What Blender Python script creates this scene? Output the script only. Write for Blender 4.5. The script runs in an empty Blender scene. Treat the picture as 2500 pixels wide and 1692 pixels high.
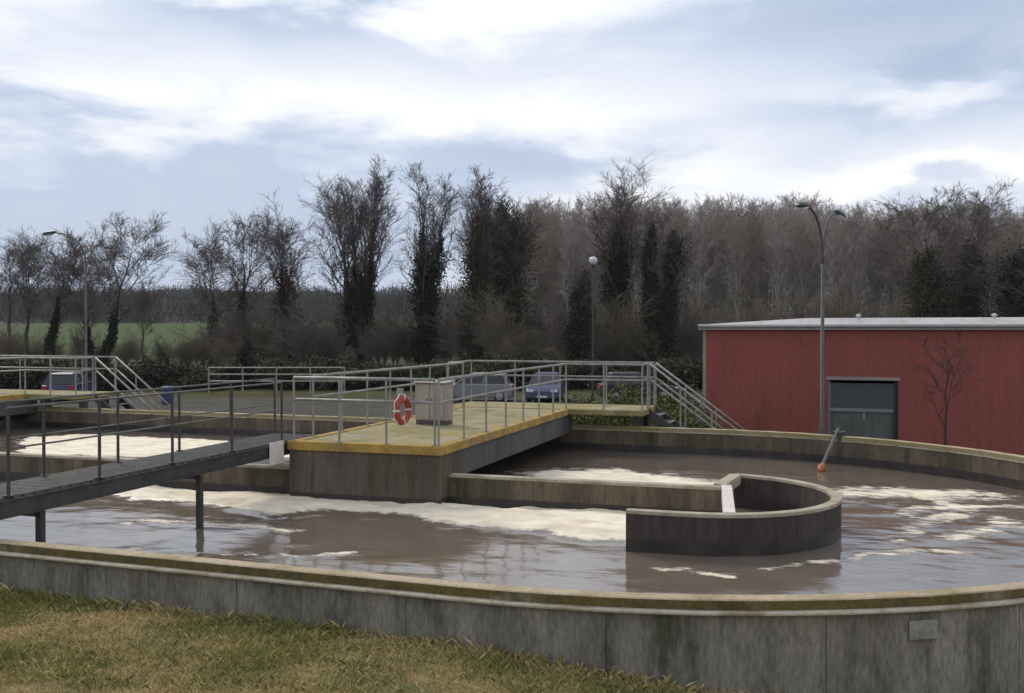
import bpy, math, random
import numpy as np
from mathutils import Vector, Matrix, Quaternion

S = bpy.context.scene
C = S.collection
R = math.radians

# ------------------------------------------------------------------ camera
CAMZ = 2.92
cam = bpy.data.cameras.new('camera')
cam.sensor_width = 36.0
cam.lens = 2400 / 2500 * 36.0
cam.clip_start = 0.1
cam.clip_end = 9000
camo = bpy.data.objects.new('camera', cam)
C.objects.link(camo)
camo.location = (0, 0, CAMZ)
camo.rotation_euler = (R(90 - 0.86), 0, 0)
S.camera = camo
S.render.resolution_x, S.render.resolution_y = 1024, 693
S.view_settings.view_transform = 'Standard'
S.view_settings.look = 'None'
S.view_settings.exposure = 0.26
S.view_settings.gamma = 1.0

# ------------------------------------------------------------------ sky and sun
SUN_EL, SUN_AZ = 38.0, -35.0          # azimuth clockwise from +Y
def build_world():
    w = bpy.data.worlds.new('World')
    S.world = w
    w.use_nodes = True
    nt = w.node_tree
    nt.nodes.clear()
    N = lambda t, **k: _node(nt, t, **k)
    L = nt.links.new
    out = N('ShaderNodeOutputWorld')
    sky = N('ShaderNodeTexSky')
    sky.sky_type = 'NISHITA'
    sky.sun_disc = False
    sky.sun_elevation = R(SUN_EL)
    sky.sun_rotation = R(SUN_AZ)
    sky.air_density = 1.0
    sky.dust_density = 2.0
    bg1 = N('ShaderNodeBackground')
    bg1.inputs[1].default_value = 0.12
    L(sky.outputs[0], bg1.inputs[0])
    tc = N('ShaderNodeTexCoord')
    sep = N('ShaderNodeSeparateXYZ')
    L(tc.outputs['Generated'], sep.inputs[0])
    def m(op, a, b=None, c=None):
        n = N('ShaderNodeMath')
        n.operation = op
        for i, v in enumerate((a, b, c)):
            if v is None: continue
            if isinstance(v, (int, float)): n.inputs[i].default_value = v
            else: L(v, n.inputs[i])
        return n.outputs[0]
    zc = m('ADD', m('MAXIMUM', sep.outputs[2], 0.0), 0.16)
    cx = m('DIVIDE', sep.outputs[0], zc)
    cy = m('DIVIDE', sep.outputs[1], zc)
    comb = N('ShaderNodeCombineXYZ')
    L(cx, comb.inputs[0]); L(m('MULTIPLY', cy, 1.25), comb.inputs[1])
    comb.inputs[2].default_value = 4.3
    def noise(scale, detail, rough, dist, vec):
        n = N('ShaderNodeTexNoise')
        n.inputs['Scale'].default_value = scale
        n.inputs['Detail'].default_value = detail
        n.inputs['Roughness'].default_value = rough
        n.inputs['Distortion'].default_value = dist
        L(vec, n.inputs['Vector'])
        return n.outputs[0]
    big = noise(0.75, 7, 0.52, 0.35, comb.outputs[0])
    # billows live in direction space so the cloud edges read as lumps, not streaks
    mp = N('ShaderNodeMapping')
    mp.inputs['Scale'].default_value = (5.0, 5.0, 15.0)
    L(tc.outputs['Generated'], mp.inputs[0])
    bil = noise(1.0, 8, 0.58, 0.3, mp.outputs[0])
    # broad cloud bodies: (azimuth deg, elevation deg, half width deg, half height deg, weight)
    blobs = [(-14, 6.0, 18, 3.4, -0.17), (-11, 13.0, 14, 1.9, 0.20), (-25, 11.6, 7, 1.6, 0.16), (-14, 17.2, 9, 1.1, -0.13),
             (0, 19.2, 8, 1.6, 0.14), (-27, 18.5, 5, 2.5, 0.13), (21, 16.5, 10, 2.4, -0.17), (23, 12.0, 8, 1.3, -0.15),
             (25, 8.9, 7, 0.7, 0.28), (11, 9.4, 4.5, 2.0, 0.15), (2, 9.6, 6, 1.1, -0.12), (5, 13.2, 6, 1.3, 0.10), (5, 7.2, 6, 0.8, 0.17)]
    az = m('ARCTAN2', sep.outputs[0], sep.outputs[1])
    el = m('ARCSINE', sep.outputs[2])
    jit = m('MULTIPLY', m('SUBTRACT', bil, 0.5), 0.22)
    azj = m('ADD', az, m('MULTIPLY', jit, 1.5))
    elj = m('ADD', el, m('MULTIPLY', jit, 0.8))
    tot = None
    for (a, e, wa, he, wt) in blobs:
        da = m('DIVIDE', m('SUBTRACT', azj, R(a)), R(wa))
        de = m('DIVIDE', m('SUBTRACT', elj, R(e)), R(he))
        d2 = m('ADD', m('MULTIPLY', da, da), m('MULTIPLY', de, de))
        g = m('MULTIPLY', m('POWER', 2.718, m('MULTIPLY', d2, -1.0)), wt)
        tot = g if tot is None else m('ADD', tot, g)
    val = m('ADD', m('ADD', m('MULTIPLY', big, 0.40), m('MULTIPLY', bil, 0.75)), m('SUBTRACT', m('MULTIPLY', tot, 1.2), 0.035))
    ramp = N('ShaderNodeValToRGB')
    cr = ramp.color_ramp
    cr.elements[0].position = 0.24
    cr.elements[0].color = (0.38, 0.46, 0.60, 1)
    cr.elements[1].position = 0.84
    cr.elements[1].color = (0.95, 0.95, 0.97, 1)
    e = cr.elements.new(0.40); e.color = (0.48, 0.56, 0.70, 1)
    e = cr.elements.new(0.50); e.color = (0.60, 0.665, 0.78, 1)
    e = cr.elements.new(0.59); e.color = (0.73, 0.765, 0.845, 1)
    e = cr.elements.new(0.69); e.color = (0.85, 0.865, 0.91, 1)
    L(val, ramp.inputs[0])
    bg2 = N('ShaderNodeBackground')
    bg2.inputs[1].default_value = 1.0
    L(ramp.outputs[0], bg2.inputs[0])
    mix = N('ShaderNodeMixShader')
    mr = N('ShaderNodeMapRange')
    mr.inputs[1].default_value = 0.22; mr.inputs[2].default_value = 0.40
    mr.inputs[3].default_value = 0.85; mr.inputs[4].default_value = 1.0
    L(val, mr.inputs[0])
    L(mr.outputs[0], mix.inputs[0])
    L(bg1.outputs[0], mix.inputs[1]); L(bg2.outputs[0], mix.inputs[2])
    L(mix.outputs[0], out.inputs[0])

def _node(nt, t, **k):
    n = nt.nodes.new(t)
    for a, b in k.items(): setattr(n, a, b)
    return n
build_world()
sun = bpy.data.lights.new('sun', 'SUN')
sun.energy = 1.5
sun.angle = R(14)
sun.color = (1.0, 0.90, 0.77)
suno = bpy.data.objects.new('sun', sun)
C.objects.link(suno)
sd_ = Vector((math.sin(R(SUN_AZ)) * math.cos(R(SUN_EL)), math.cos(R(SUN_AZ)) * math.cos(R(SUN_EL)), math.sin(R(SUN_EL))))
suno.rotation_euler = (-sd_).to_track_quat('-Z', 'Y').to_euler()
suno.location = sd_ * 60

# ------------------------------------------------------------------ materials
MATS = {}
def mat(name, col, rough=0.7, var=0.25, scale=3.0, col2=None, mix=0.5, stretch=(1, 1, 1), bump=0.0, bscale=30.0,
        metal=0.0, spec=0.5, softness=0.12, coords='Object', col3=None, scale3=1.0, mix3=0.6, detail=6, drip=0.0):
    """Principled surface whose colour wanders between col and col2 with a noise, plus fine grain and bump."""
    m = bpy.data.materials.new(name)
    m.use_nodes = True
    nt = m.node_tree
    b = nt.nodes['Principled BSDF']
    L = nt.links.new
    tc = _node(nt, 'ShaderNodeTexCoord')
    mp = _node(nt, 'ShaderNodeMapping')
    mp.inputs['Scale'].default_value = stretch
    L(tc.outputs[coords], mp.inputs[0])
    def noise(sc, det=detail, ro=0.6, v=mp):
        n = _node(nt, 'ShaderNodeTexNoise')
        n.inputs['Scale'].default_value = sc
        n.inputs['Detail'].default_value = det
        n.inputs['Roughness'].default_value = ro
        L(v.outputs[0], n.inputs['Vector'])
        return n
    c2 = col2 or tuple(c * (1 - var) for c in col)
    n1 = noise(scale)
    r = _node(nt, 'ShaderNodeMapRange')
    r.inputs[1].default_value = mix - softness
    r.inputs[2].default_value = mix + softness
    L(n1.outputs[0], r.inputs[0])
    mx = _node(nt, 'ShaderNodeMix', data_type='RGBA')
    mx.inputs[6].default_value = (*col, 1)
    mx.inputs[7].default_value = (*c2, 1)
    L(r.outputs[0], mx.inputs[0])
    last = mx.outputs[2]
    if col3:
        n3 = noise(scale3)
        r3 = _node(nt, 'ShaderNodeMapRange')
        r3.inputs[1].default_value = mix3 - 0.06
        r3.inputs[2].default_value = mix3 + 0.08
        L(n3.outputs[0], r3.inputs[0])
        m3 = _node(nt, 'ShaderNodeMix', data_type='RGBA')
        L(r3.outputs[0], m3.inputs[0]); L(last, m3.inputs[6])
        m3.inputs[7].default_value = (*col3, 1)
        last = m3.outputs[2]
    if drip:
        mp2 = _node(nt, 'ShaderNodeMapping')
        mp2.inputs['Scale'].default_value = (1, 1, 0.06)
        L(tc.outputs[coords], mp2.inputs[0])
        nd = noise(7.0, 8, 0.7, mp2)
        rd = _node(nt, 'ShaderNodeMapRange')
        rd.inputs[1].default_value = 0.50; rd.inputs[2].default_value = 0.66
        rd.inputs[3].default_value = 1.0; rd.inputs[4].default_value = 1.0 - drip
        L(nd.outputs[0], rd.inputs[0])
        md = _node(nt, 'ShaderNodeMix', data_type='RGBA', blend_type='MULTIPLY')
        md.inputs[0].default_value = 1.0
        L(last, md.inputs[6]); L(rd.outputs[0], md.inputs[7])
        last = md.outputs[2]
    n2 = noise(bscale, 4)
    g = _node(nt, 'ShaderNodeMapRange')
    g.inputs[1].default_value = 0.3; g.inputs[2].default_value = 0.7
    g.inputs[3].default_value = 1 - var * 0.7; g.inputs[4].default_value = 1 + var * 0.5
    L(n2.outputs[0], g.inputs[0])
    mm = _node(nt, 'ShaderNodeMix', data_type='RGBA', blend_type='MULTIPLY')
    mm.inputs[0].default_value = 1.0
    L(last, mm.inputs[6]); L(g.outputs[0], mm.inputs[7])
    L(mm.outputs[2], b.inputs['Base Color'])
    b.inputs['Roughness'].default_value = rough
    b.inputs['Metallic'].default_value = metal
    b.inputs['Specular IOR Level'].default_value = spec
    if bump:
        bp = _node(nt, 'ShaderNodeBump')
        bp.inputs['Strength'].default_value = bump
        bp.inputs['Distance'].default_value = 0.02
        L(n2.outputs[0], bp.inputs['Height'])
        L(bp.outputs[0], b.inputs['Normal'])
    MATS[name] = m
    return m

mat('wall_concrete', (0.27, 0.25, 0.205), 0.95, 0.45, 1.7, (0.165, 0.152, 0.122), 0.50, (1, 1, 0.28), 0.5, 34, col3=(0.092, 0.086, 0.06), scale3=2.6, mix3=0.57, spec=0.15, detail=10, drip=0.26)
mat('inner_concrete', (0.155, 0.12, 0.08), 0.9, 0.35, 1.4, (0.088, 0.067, 0.044), 0.5, (1, 1, 0.3), 0.3, 20, col3=(0.07, 0.065, 0.03), scale3=0.7, mix3=0.60, drip=0.45)
mat('wet_concrete', (0.045, 0.036, 0.030), 0.45, 0.4, 2.5, (0.025, 0.02, 0.017), 0.5, (1, 1, 0.5), 0.3, 20)
mat('guide_concrete', (0.075, 0.057, 0.048), 0.9, 0.35, 1.6, (0.045, 0.034, 0.029), 0.5, (1, 1, 0.25), 0.3, 20, drip=0.35)
mat('coping_top', (0.41, 0.33, 0.22), 0.9, 0.35, 2.2, (0.26, 0.20, 0.10), 0.55, (1, 1, 1), 0.4, 30)
mat('coping_moss', (0.125, 0.088, 0.024), 0.95, 0.45, 2.0, (0.075, 0.062, 0.022), 0.5, (1, 1, 1), 0.6, 26, col3=(0.22, 0.18, 0.11), scale3=1.3, mix3=0.62, drip=0.3)
mat('coping_ledge', (0.43, 0.38, 0.29), 0.9, 0.35, 3.0, (0.24, 0.20, 0.12), 0.56, (1, 1, 1), 0.4, 30)
mat('far_coping', (0.30, 0.24, 0.14), 0.95, 0.35, 1.2, (0.24, 0.20, 0.07), 0.52, (1, 1, 1), 0.4, 20)
mat('pale_concrete', (0.42, 0.36, 0.275), 0.85, 0.3, 3.0, (0.28, 0.235, 0.16), 0.52, (1, 1, 1), 0.25, 30)
mat('white_concrete', (0.66, 0.63, 0.58), 0.8, 0.15, 3.0, None, 0.5, (1, 1, 1), 0.2, 30)
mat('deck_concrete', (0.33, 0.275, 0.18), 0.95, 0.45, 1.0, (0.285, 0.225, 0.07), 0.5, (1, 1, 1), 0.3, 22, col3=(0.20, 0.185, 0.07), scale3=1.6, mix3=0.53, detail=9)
mat('lichen', (0.45, 0.285, 0.055), 0.95, 0.5, 3.0, (0.30, 0.19, 0.05), 0.50, (1, 1, 1), 0.6, 24, col3=(0.24, 0.19, 0.10), scale3=2.4, mix3=0.58, detail=9)
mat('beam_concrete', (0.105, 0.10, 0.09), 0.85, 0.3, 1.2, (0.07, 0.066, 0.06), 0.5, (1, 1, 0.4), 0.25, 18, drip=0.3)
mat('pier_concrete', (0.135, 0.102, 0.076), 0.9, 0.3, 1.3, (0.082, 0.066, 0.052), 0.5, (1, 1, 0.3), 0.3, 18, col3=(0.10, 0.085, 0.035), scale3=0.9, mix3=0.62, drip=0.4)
mat('galvanised', (0.33, 0.325, 0.30), 0.5, 0.25, 6.0, (0.22, 0.21, 0.185), 0.5, (1, 1, 1), 0.1, 40, metal=0.25)
mat('dark_steel', (0.075, 0.072, 0.068), 0.55, 0.3, 5.0, (0.05, 0.045, 0.04), 0.5, (1, 1, 1), 0.15, 40, metal=0.3)
mat('weathered_steel', (0.16, 0.155, 0.145), 0.6, 0.3, 5.0, (0.11, 0.105, 0.095), 0.5, (1, 1, 1), 0.15, 40, metal=0.2)
mat('grating', (0.13, 0.13, 0.12), 0.6, 0.3, 8.0, None, 0.5, (1, 1, 1), 0.2, 50, metal=0.3)
mat('rotor_black', (0.02, 0.019, 0.018), 0.6, 0.3, 4.0)
mat('red_render', (0.285, 0.083, 0.071), 0.9, 0.22, 0.55, (0.24, 0.071, 0.058), 0.5, (1, 1, 0.45), 0.25, 14, softness=0.2, col3=(0.20, 0.07, 0.052), scale3=0.9, mix3=0.60, spec=0.2, drip=0.14)
mat('grey_render', (0.30, 0.25, 0.23), 0.9, 0.15, 1.0)
mat('roof_metal', (0.46, 0.43, 0.42), 0.6, 0.2, 0.8, (0.35, 0.335, 0.325), 0.5, (1, 0.4, 1), 0.1, 20, metal=0.1)
mat('fascia', (0.45, 0.42, 0.41), 0.6, 0.2, 0.9, (0.34, 0.33, 0.32), 0.5, (1, 1, 1), 0.1, 20)
mat('door_panel', (0.10, 0.108, 0.10), 0.6, 0.3, 1.5, (0.075, 0.078, 0.072), 0.5)
mat('door_dark', (0.05, 0.065, 0.064), 0.55, 0.3, 1.5, (0.06, 0.058, 0.06), 0.5)
mat('door_trim', (0.18, 0.22, 0.22), 0.5, 0.2, 2.0)
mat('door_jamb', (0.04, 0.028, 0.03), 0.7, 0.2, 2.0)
mat('pole_grey', (0.11, 0.104, 0.10), 0.6, 0.3, 3.0, None, 0.5, metal=0.0, spec=0.3)
mat('lamp_dark', (0.035, 0.045, 0.045), 0.4, 0.2, 3.0)
mat('lamp_glass', (0.55, 0.56, 0.55), 0.2, 0.1, 3.0)
mat('buoy_red', (0.36, 0.045, 0.03), 0.5, 0.2, 6.0, (0.30, 0.03, 0.02), 0.5)
mat('buoy_white', (0.72, 0.66, 0.62), 0.5, 0.15, 6.0)
mat('cabinet_grey', (0.36, 0.315, 0.265), 0.6, 0.2, 2.0, (0.30, 0.26, 0.215), 0.5)
mat('float_orange', (0.42, 0.11, 0.035), 0.5, 0.2, 6.0)
mat('plate', (0.29, 0.285, 0.25), 0.9, 0.3, 5.0, (0.19, 0.185, 0.16), 0.5, detail=9)
mat('asphalt', (0.085, 0.078, 0.066), 0.95, 0.35, 0.6, (0.06, 0.056, 0.045), 0.5, (1, 1, 1), 0.2, 10, spec=0.08)
mat('ground', (0.045, 0.052, 0.018), 0.95, 0.4, 0.25, (0.08, 0.066, 0.03), 0.5, (1, 1, 1), 0.3, 3, coords='Object', detail=9, spec=0.08)
mat('field_green', (0.05, 0.088, 0.02), 0.95, 0.4, 0.05, (0.07, 0.066, 0.026), 0.55, (1, 1, 1), 0.0, 0.6, detail=9, spec=0.08)
mat('soil', (0.28, 0.205, 0.095), 0.95, 0.4, 1.3, (0.085, 0.09, 0.032), 0.52, (1, 1, 1), 0.5, 25, detail=9, spec=0.08)
mat('bark', (0.075, 0.064, 0.056), 0.9, 0.35, 1.5, (0.05, 0.043, 0.038), 0.5, (1, 1, 0.3), spec=0.08)
mat('bark_pale', (0.38, 0.33, 0.28), 0.9, 0.3, 0.8, (0.27, 0.23, 0.195), 0.5, (1, 1, 0.3), spec=0.08)
mat('twig', (0.165, 0.135, 0.12), 0.9, 0.25, 0.5, (0.125, 0.102, 0.092), 0.5, spec=0.08)
mat('twig_pale', (0.43, 0.375, 0.335), 0.9, 0.25, 0.15, (0.34, 0.295, 0.26), 0.5, spec=0.08)
mat('twig_grey', (0.35, 0.30, 0.255), 0.9, 0.25, 0.15, (0.27, 0.23, 0.195), 0.5, spec=0.08)
mat('twig_mid', (0.21, 0.175, 0.125), 0.9, 0.25, 0.3, (0.16, 0.135, 0.095), 0.5, spec=0.08)
mat('ivy', (0.040, 0.040, 0.024), 0.7, 0.3, 0.8, (0.030, 0.030, 0.019), 0.5, spec=0.08)
mat('ivy_brown', (0.085, 0.076, 0.046), 0.7, 0.4, 0.6, (0.045, 0.042, 0.026), 0.5, spec=0.08)
mat('olive_leaf', (0.13, 0.12, 0.045), 0.8, 0.35, 1.5, (0.09, 0.10, 0.035), 0.5, spec=0.1)
mat('far_wood', (0.115, 0.105, 0.088), 0.95, 0.3, 0.05, (0.085, 0.082, 0.07), 0.5, spec=0.08)
mat('far_hill', (0.06, 0.062, 0.045), 0.95, 0.3, 0.01, spec=0.08)
mat('tyre', (0.02, 0.02, 0.02), 0.8, 0.2, 5.0)
mat('rim', (0.35, 0.35, 0.36), 0.4, 0.1, 5.0, metal=0.6)
mat('car_glass', (0.012, 0.014, 0.017), 0.25, 0.1, 3.0)
mat('paint_silver', (0.22, 0.22, 0.23), 0.5, 0.08, 1.0, metal=0.4)
mat('paint_blue', (0.025, 0.03, 0.10), 0.5, 0.08, 1.0)
mat('paint_black', (0.018, 0.018, 0.022), 0.5, 0.08, 1.0)
mat('paint_grey', (0.06, 0.06, 0.065), 0.5, 0.08, 1.0)
mat('paint_navy', (0.025, 0.028, 0.075), 0.5, 0.08, 1.0)
mat('head_lamp', (0.6, 0.6, 0.6), 0.15, 0.05, 3.0)
mat('tail_lamp', (0.3, 0.02, 0.02), 0.25, 0.05, 3.0)
mat('drum_blue', (0.03, 0.04, 0.14), 0.4, 0.15, 4.0)
mat('vent_pale', (0.5, 0.5, 0.48), 0.5, 0.1, 4.0)

def water_material():
    m = bpy.data.materials.new('water')
    m.use_nodes = True
    nt = m.node_tree
    b = nt.nodes['Principled BSDF']
    L = nt.links.new
    tc = _node(nt, 'ShaderNodeTexCoord')
    at = _node(nt, 'ShaderNodeAttribute', attribute_name='foam')
    def noise(sc, det, ro, st=(1, 1, 1)):
        mp = _node(nt, 'ShaderNodeMapping')
        mp.inputs['Scale'].default_value = st
        L(tc.outputs['Object'], mp.inputs[0])
        n = _node(nt, 'ShaderNodeTexNoise')
        n.inputs['Scale'].default_value = sc
        n.inputs['Detail'].default_value = det
        n.inputs['Roughness'].default_value = ro
        L(mp.outputs[0], n.inputs['Vector'])
        return n.outputs[0]
    n1 = noise(4.6, 12, 0.74, (0.55, 1.3, 1))
    ad = _node(nt, 'ShaderNodeMath', operation='MULTIPLY_ADD')
    L(n1, ad.inputs[0]); ad.inputs[1].default_value = 1.7; ad.inputs[2].default_value = -0.85
    sm = _node(nt, 'ShaderNodeMath', operation='ADD')
    L(at.outputs['Fac'], sm.inputs[0]); L(ad.outputs[0], sm.inputs[1])
    r = _node(nt, 'ShaderNodeMapRange')
    r.inputs[1].default_value = 0.40; r.inputs[2].default_value = 0.64
    L(sm.outputs[0], r.inputs[0])
    base = _node(nt, 'ShaderNodeMix', data_type='RGBA')
    base.inputs[6].default_value = (0.125, 0.094, 0.068, 1)
    base.inputs[7].default_value = (0.185, 0.15, 0.12, 1)
    n2 = noise(1.3, 6, 0.6)
    L(n2, base.inputs[0])
    fc = _node(nt, 'ShaderNodeMix', data_type='RGBA')
    fc.inputs[6].default_value = (0.60, 0.50, 0.36, 1)
    fc.inputs[7].default_value = (0.84, 0.75, 0.58, 1)
    n3 = noise(2.6, 6, 0.6, (0.6, 1.2, 1))
    r3 = _node(nt, 'ShaderNodeMapRange')
    r3.inputs[1].default_value = 0.32; r3.inputs[2].default_value = 0.6
    L(n3, r3.inputs[0]); L(r3.outputs[0], fc.inputs[0])
    mx = _node(nt, 'ShaderNodeMix', data_type='RGBA')
    L(r.outputs[0], mx.inputs[0]); L(base.outputs[2], mx.inputs[6]); L(fc.outputs[2], mx.inputs[7])
    L(mx.outputs[2], b.inputs['Base Color'])
    ro = _node(nt, 'ShaderNodeMapRange')
    ro.inputs[3].default_value = 0.07; ro.inputs[4].default_value = 0.9
    L(r.outputs[0], ro.inputs[0]); L(ro.outputs[0], b.inputs['Roughness'])
    b.inputs['IOR'].default_value = 1.8
    b1 = _node(nt, 'ShaderNodeBump')
    b1.inputs['Strength'].default_value = 0.5
    b1.inputs['Distance'].default_value = 0.014
    n4 = noise(3.2, 6, 0.55, (0.55, 1.25, 1))
    n5 = noise(26.0, 6, 0.65, (0.8, 1.1, 1))
    hm = _node(nt, 'ShaderNodeMix', data_type='FLOAT')
    L(r.outputs[0], hm.inputs[0]); L(n4, hm.inputs[2])
    sc5 = _node(nt, 'ShaderNodeMath', operation='MULTIPLY')
    L(n5, sc5.inputs[0]); sc5.inputs[1].default_value = 1.6
    L(sc5.outputs[0], hm.inputs[3])
    L(hm.outputs[0], b1.inputs['Height'])
    L(b1.outputs[0], b.inputs['Normal'])
    MATS['water'] = m
water_material()

def blade_material():
    m = bpy.data.materials.new('grass_blades')
    m.use_nodes = True
    nt = m.node_tree
    b = nt.nodes['Principled BSDF']
    at = _node(nt, 'ShaderNodeAttribute', attribute_name='tint')
    nt.links.new(at.outputs['Color'], b.inputs['Base Color'])
    b.inputs['Roughness'].default_value = 0.8
    b.inputs['Specular IOR Level'].default_value = 0.2
    MATS['grass_blades'] = m
blade_material()

# ------------------------------------------------------------------ mesh helpers
class MB:
    def __init__(s): s.v = []; s.f = []; s.mi = []
    def add(s, vs, fs, mi=0):
        o = len(s.v)
        s.v.extend(tuple(map(float, p)) for p in vs)
        s.f.extend(tuple(i + o for i in f) for f in fs)
        s.mi.extend([mi] * len(fs))
        return s
    def box(s, x0, x1, y0, y1, z0, z1, mi=0):
        v = [(x0, y0, z0), (x1, y0, z0), (x1, y1, z0), (x0, y1, z0), (x0, y0, z1), (x1, y0, z1), (x1, y1, z1), (x0, y1, z1)]
        return s.add(v, [(0, 3, 2, 1), (4, 5, 6, 7), (0, 1, 5, 4), (1, 2, 6, 5), (2, 3, 7, 6), (3, 0, 4, 7)], mi)
    def hexa(s, v, mi=0):
        return s.add(v, [(0, 3, 2, 1), (4, 5, 6, 7), (0, 1, 5, 4), (1, 2, 6, 5), (2, 3, 7, 6), (3, 0, 4, 7)], mi)
    def tube(s, pts, rad, n=8, mi=0, caps=True):
        pts = [Vector(p) for p in pts]
        if not hasattr(rad, '__len__'): rad = [rad] * len(pts)
        o = len(s.v)
        prev = None
        for i, p in enumerate(pts):
            t = (pts[min(i + 1, len(pts) - 1)] - pts[max(i - 1, 0)]).normalized()
            if prev is None:
                a = t.cross(Vector((0, 0, 1)) if abs(t.z) < 0.9 else Vector((1, 0, 0))).normalized()
            else:
                a = (prev - t * prev.dot(t)).normalized()
            prev = a
            b = t.cross(a)
            for k in range(n):
                an = 2 * math.pi * k / n
                q = p + (a * math.cos(an) + b * math.sin(an)) * rad[i]
                s.v.append(tuple(q))
        for i in range(len(pts) - 1):
            for k in range(n):
                a0 = o + i * n + k; a1 = o + i * n + (k + 1) % n
                s.f.append((a0, a1, a1 + n, a0 + n)); s.mi.append(mi)
        if caps:
            s.f.append(tuple(o + k for k in range(n))[::-1]); s.mi.append(mi)
            s.f.append(tuple(o + (len(pts) - 1) * n + k for k in range(n))); s.mi.append(mi)
        return s
    def lathe(s, prof, n=16, mi=0, M=None):
        o = len(s.v)
        for (r, z) in prof:
            for k in range(n):
                a = 2 * math.pi * k / n
                q = Vector((r * math.cos(a), r * math.sin(a), z))
                if M: q = M @ q
                s.v.append(tuple(q))
        for i in range(len(prof) - 1):
            for k in range(n):
                a0 = o + i * n + k; a1 = o + i * n + (k + 1) % n
                s.f.append((a0, a1, a1 + n, a0 + n)); s.mi.append(mi)
        s.f.append(tuple(o + k for k in range(n))[::-1]); s.mi.append(mi)
        s.f.append(tuple(o + (len(prof) - 1) * n + k for k in range(n))); s.mi.append(mi)
        return s
    def mesh(s, name, mats, smooth=False, origin=(0, 0, 0)):
        me = bpy.data.meshes.new(name)
        ox, oy, oz = origin
        me.from_pydata([(x - ox, y - oy, z - oz) for x, y, z in s.v], [], s.f)
        for m in (mats if isinstance(mats, (list, tuple)) else [mats]):
            me.materials.append(MATS[m])
        me.polygons.foreach_set('material_index', s.mi)
        if smooth: me.polygons.foreach_set('use_smooth', [True] * len(me.polygons))
        me.update()
        return me

def link(name, me, parent=None, loc=(0, 0, 0), rot=(0, 0, 0)):
    o = bpy.data.objects.new(name, me)
    C.objects.link(o)
    o.parent = parent
    o.location = loc
    o.rotation_euler = rot
    return o
def build(name, mb, mats, parent=None, origin=(0, 0, 0), loc=(0, 0, 0), rot=(0, 0, 0), smooth=False, bevel=0.0):
    o = link(name, mb.mesh(name, mats, smooth, origin), parent, loc, rot)
    if bevel:
        b = o.modifiers.new('bevel', 'BEVEL')
        b.width = bevel; b.segments = 2; b.limit_method = 'ANGLE'
    return o
def tag(o, label, cat, group=None):
    o['label'] = label; o['category'] = cat
    if group: o['group'] = group
    return o
def struct(o): o['kind'] = 'structure'; return o
def stuff(o, label=None, cat=None):
    o['kind'] = 'stuff'
    if label: o['label'] = label; o['category'] = cat
    return o
def thing(name, label, cat, loc=(0, 0, 0), rz=0.0, group=None):
    return tag(link(name, None, None, loc, (0, 0, rz)), label, cat, group)
def copy_tree(o, parent=None):
    c = o.copy(); C.objects.link(c)
    c.parent = parent
    for ch in list(o.children): copy_tree(ch, c)
    return c
def np_mesh(name, V, F, mats, smooth=False):
    """V (n,3) array, F (m,k) array of equal-size faces"""
    me = bpy.data.meshes.new(name)
    V = np.asarray(V, np.float32); F = np.asarray(F, np.int32)
    m, k = F.shape
    me.vertices.add(len(V)); me.vertices.foreach_set('co', V.ravel())
    me.loops.add(m * k); me.loops.foreach_set('vertex_index', F.ravel())
    me.polygons.add(m)
    me.polygons.foreach_set('loop_start', np.arange(m, dtype=np.int32) * k)
    me.polygons.foreach_set('loop_total', np.full(m, k, np.int32))
    if smooth: me.polygons.foreach_set('use_smooth', np.ones(m, bool))
    for x in (mats if isinstance(mats, (list, tuple)) else [mats]): me.materials.append(MATS[x])
    me.update(calc_edges=True)
    me.validate()
    return me
def vnoise(x, y, seed=0):
    def h(i, j):
        n = np.sin(i * 127.1 + j * 311.7 + seed * 74.7) * 43758.5453
        return n - np.floor(n)
    xi = np.floor(x); yi = np.floor(y); fx = x - xi; fy = y - yi
    fx = fx * fx * (3 - 2 * fx); fy = fy * fy * (3 - 2 * fy)
    a = h(xi, yi); b = h(xi + 1, yi); c = h(xi, yi + 1); d = h(xi + 1, yi + 1)
    return a + (b - a) * fx + (c - a) * fy + (a - b - c + d) * fx * fy
def fbm(x, y, seed=0, octv=5):
    t = 0; a = 0.5; s = 0
    for o in range(octv):
        t = t + a * vnoise(x * 2 ** o, y * 2 ** o, seed + o * 3.7); s += a; a *= 0.5
    return t / s
def smooth(a, b, x):
    t = np.clip((x - a) / (b - a), 0, 1)
    return t * t * (3 - 2 * t)

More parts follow.
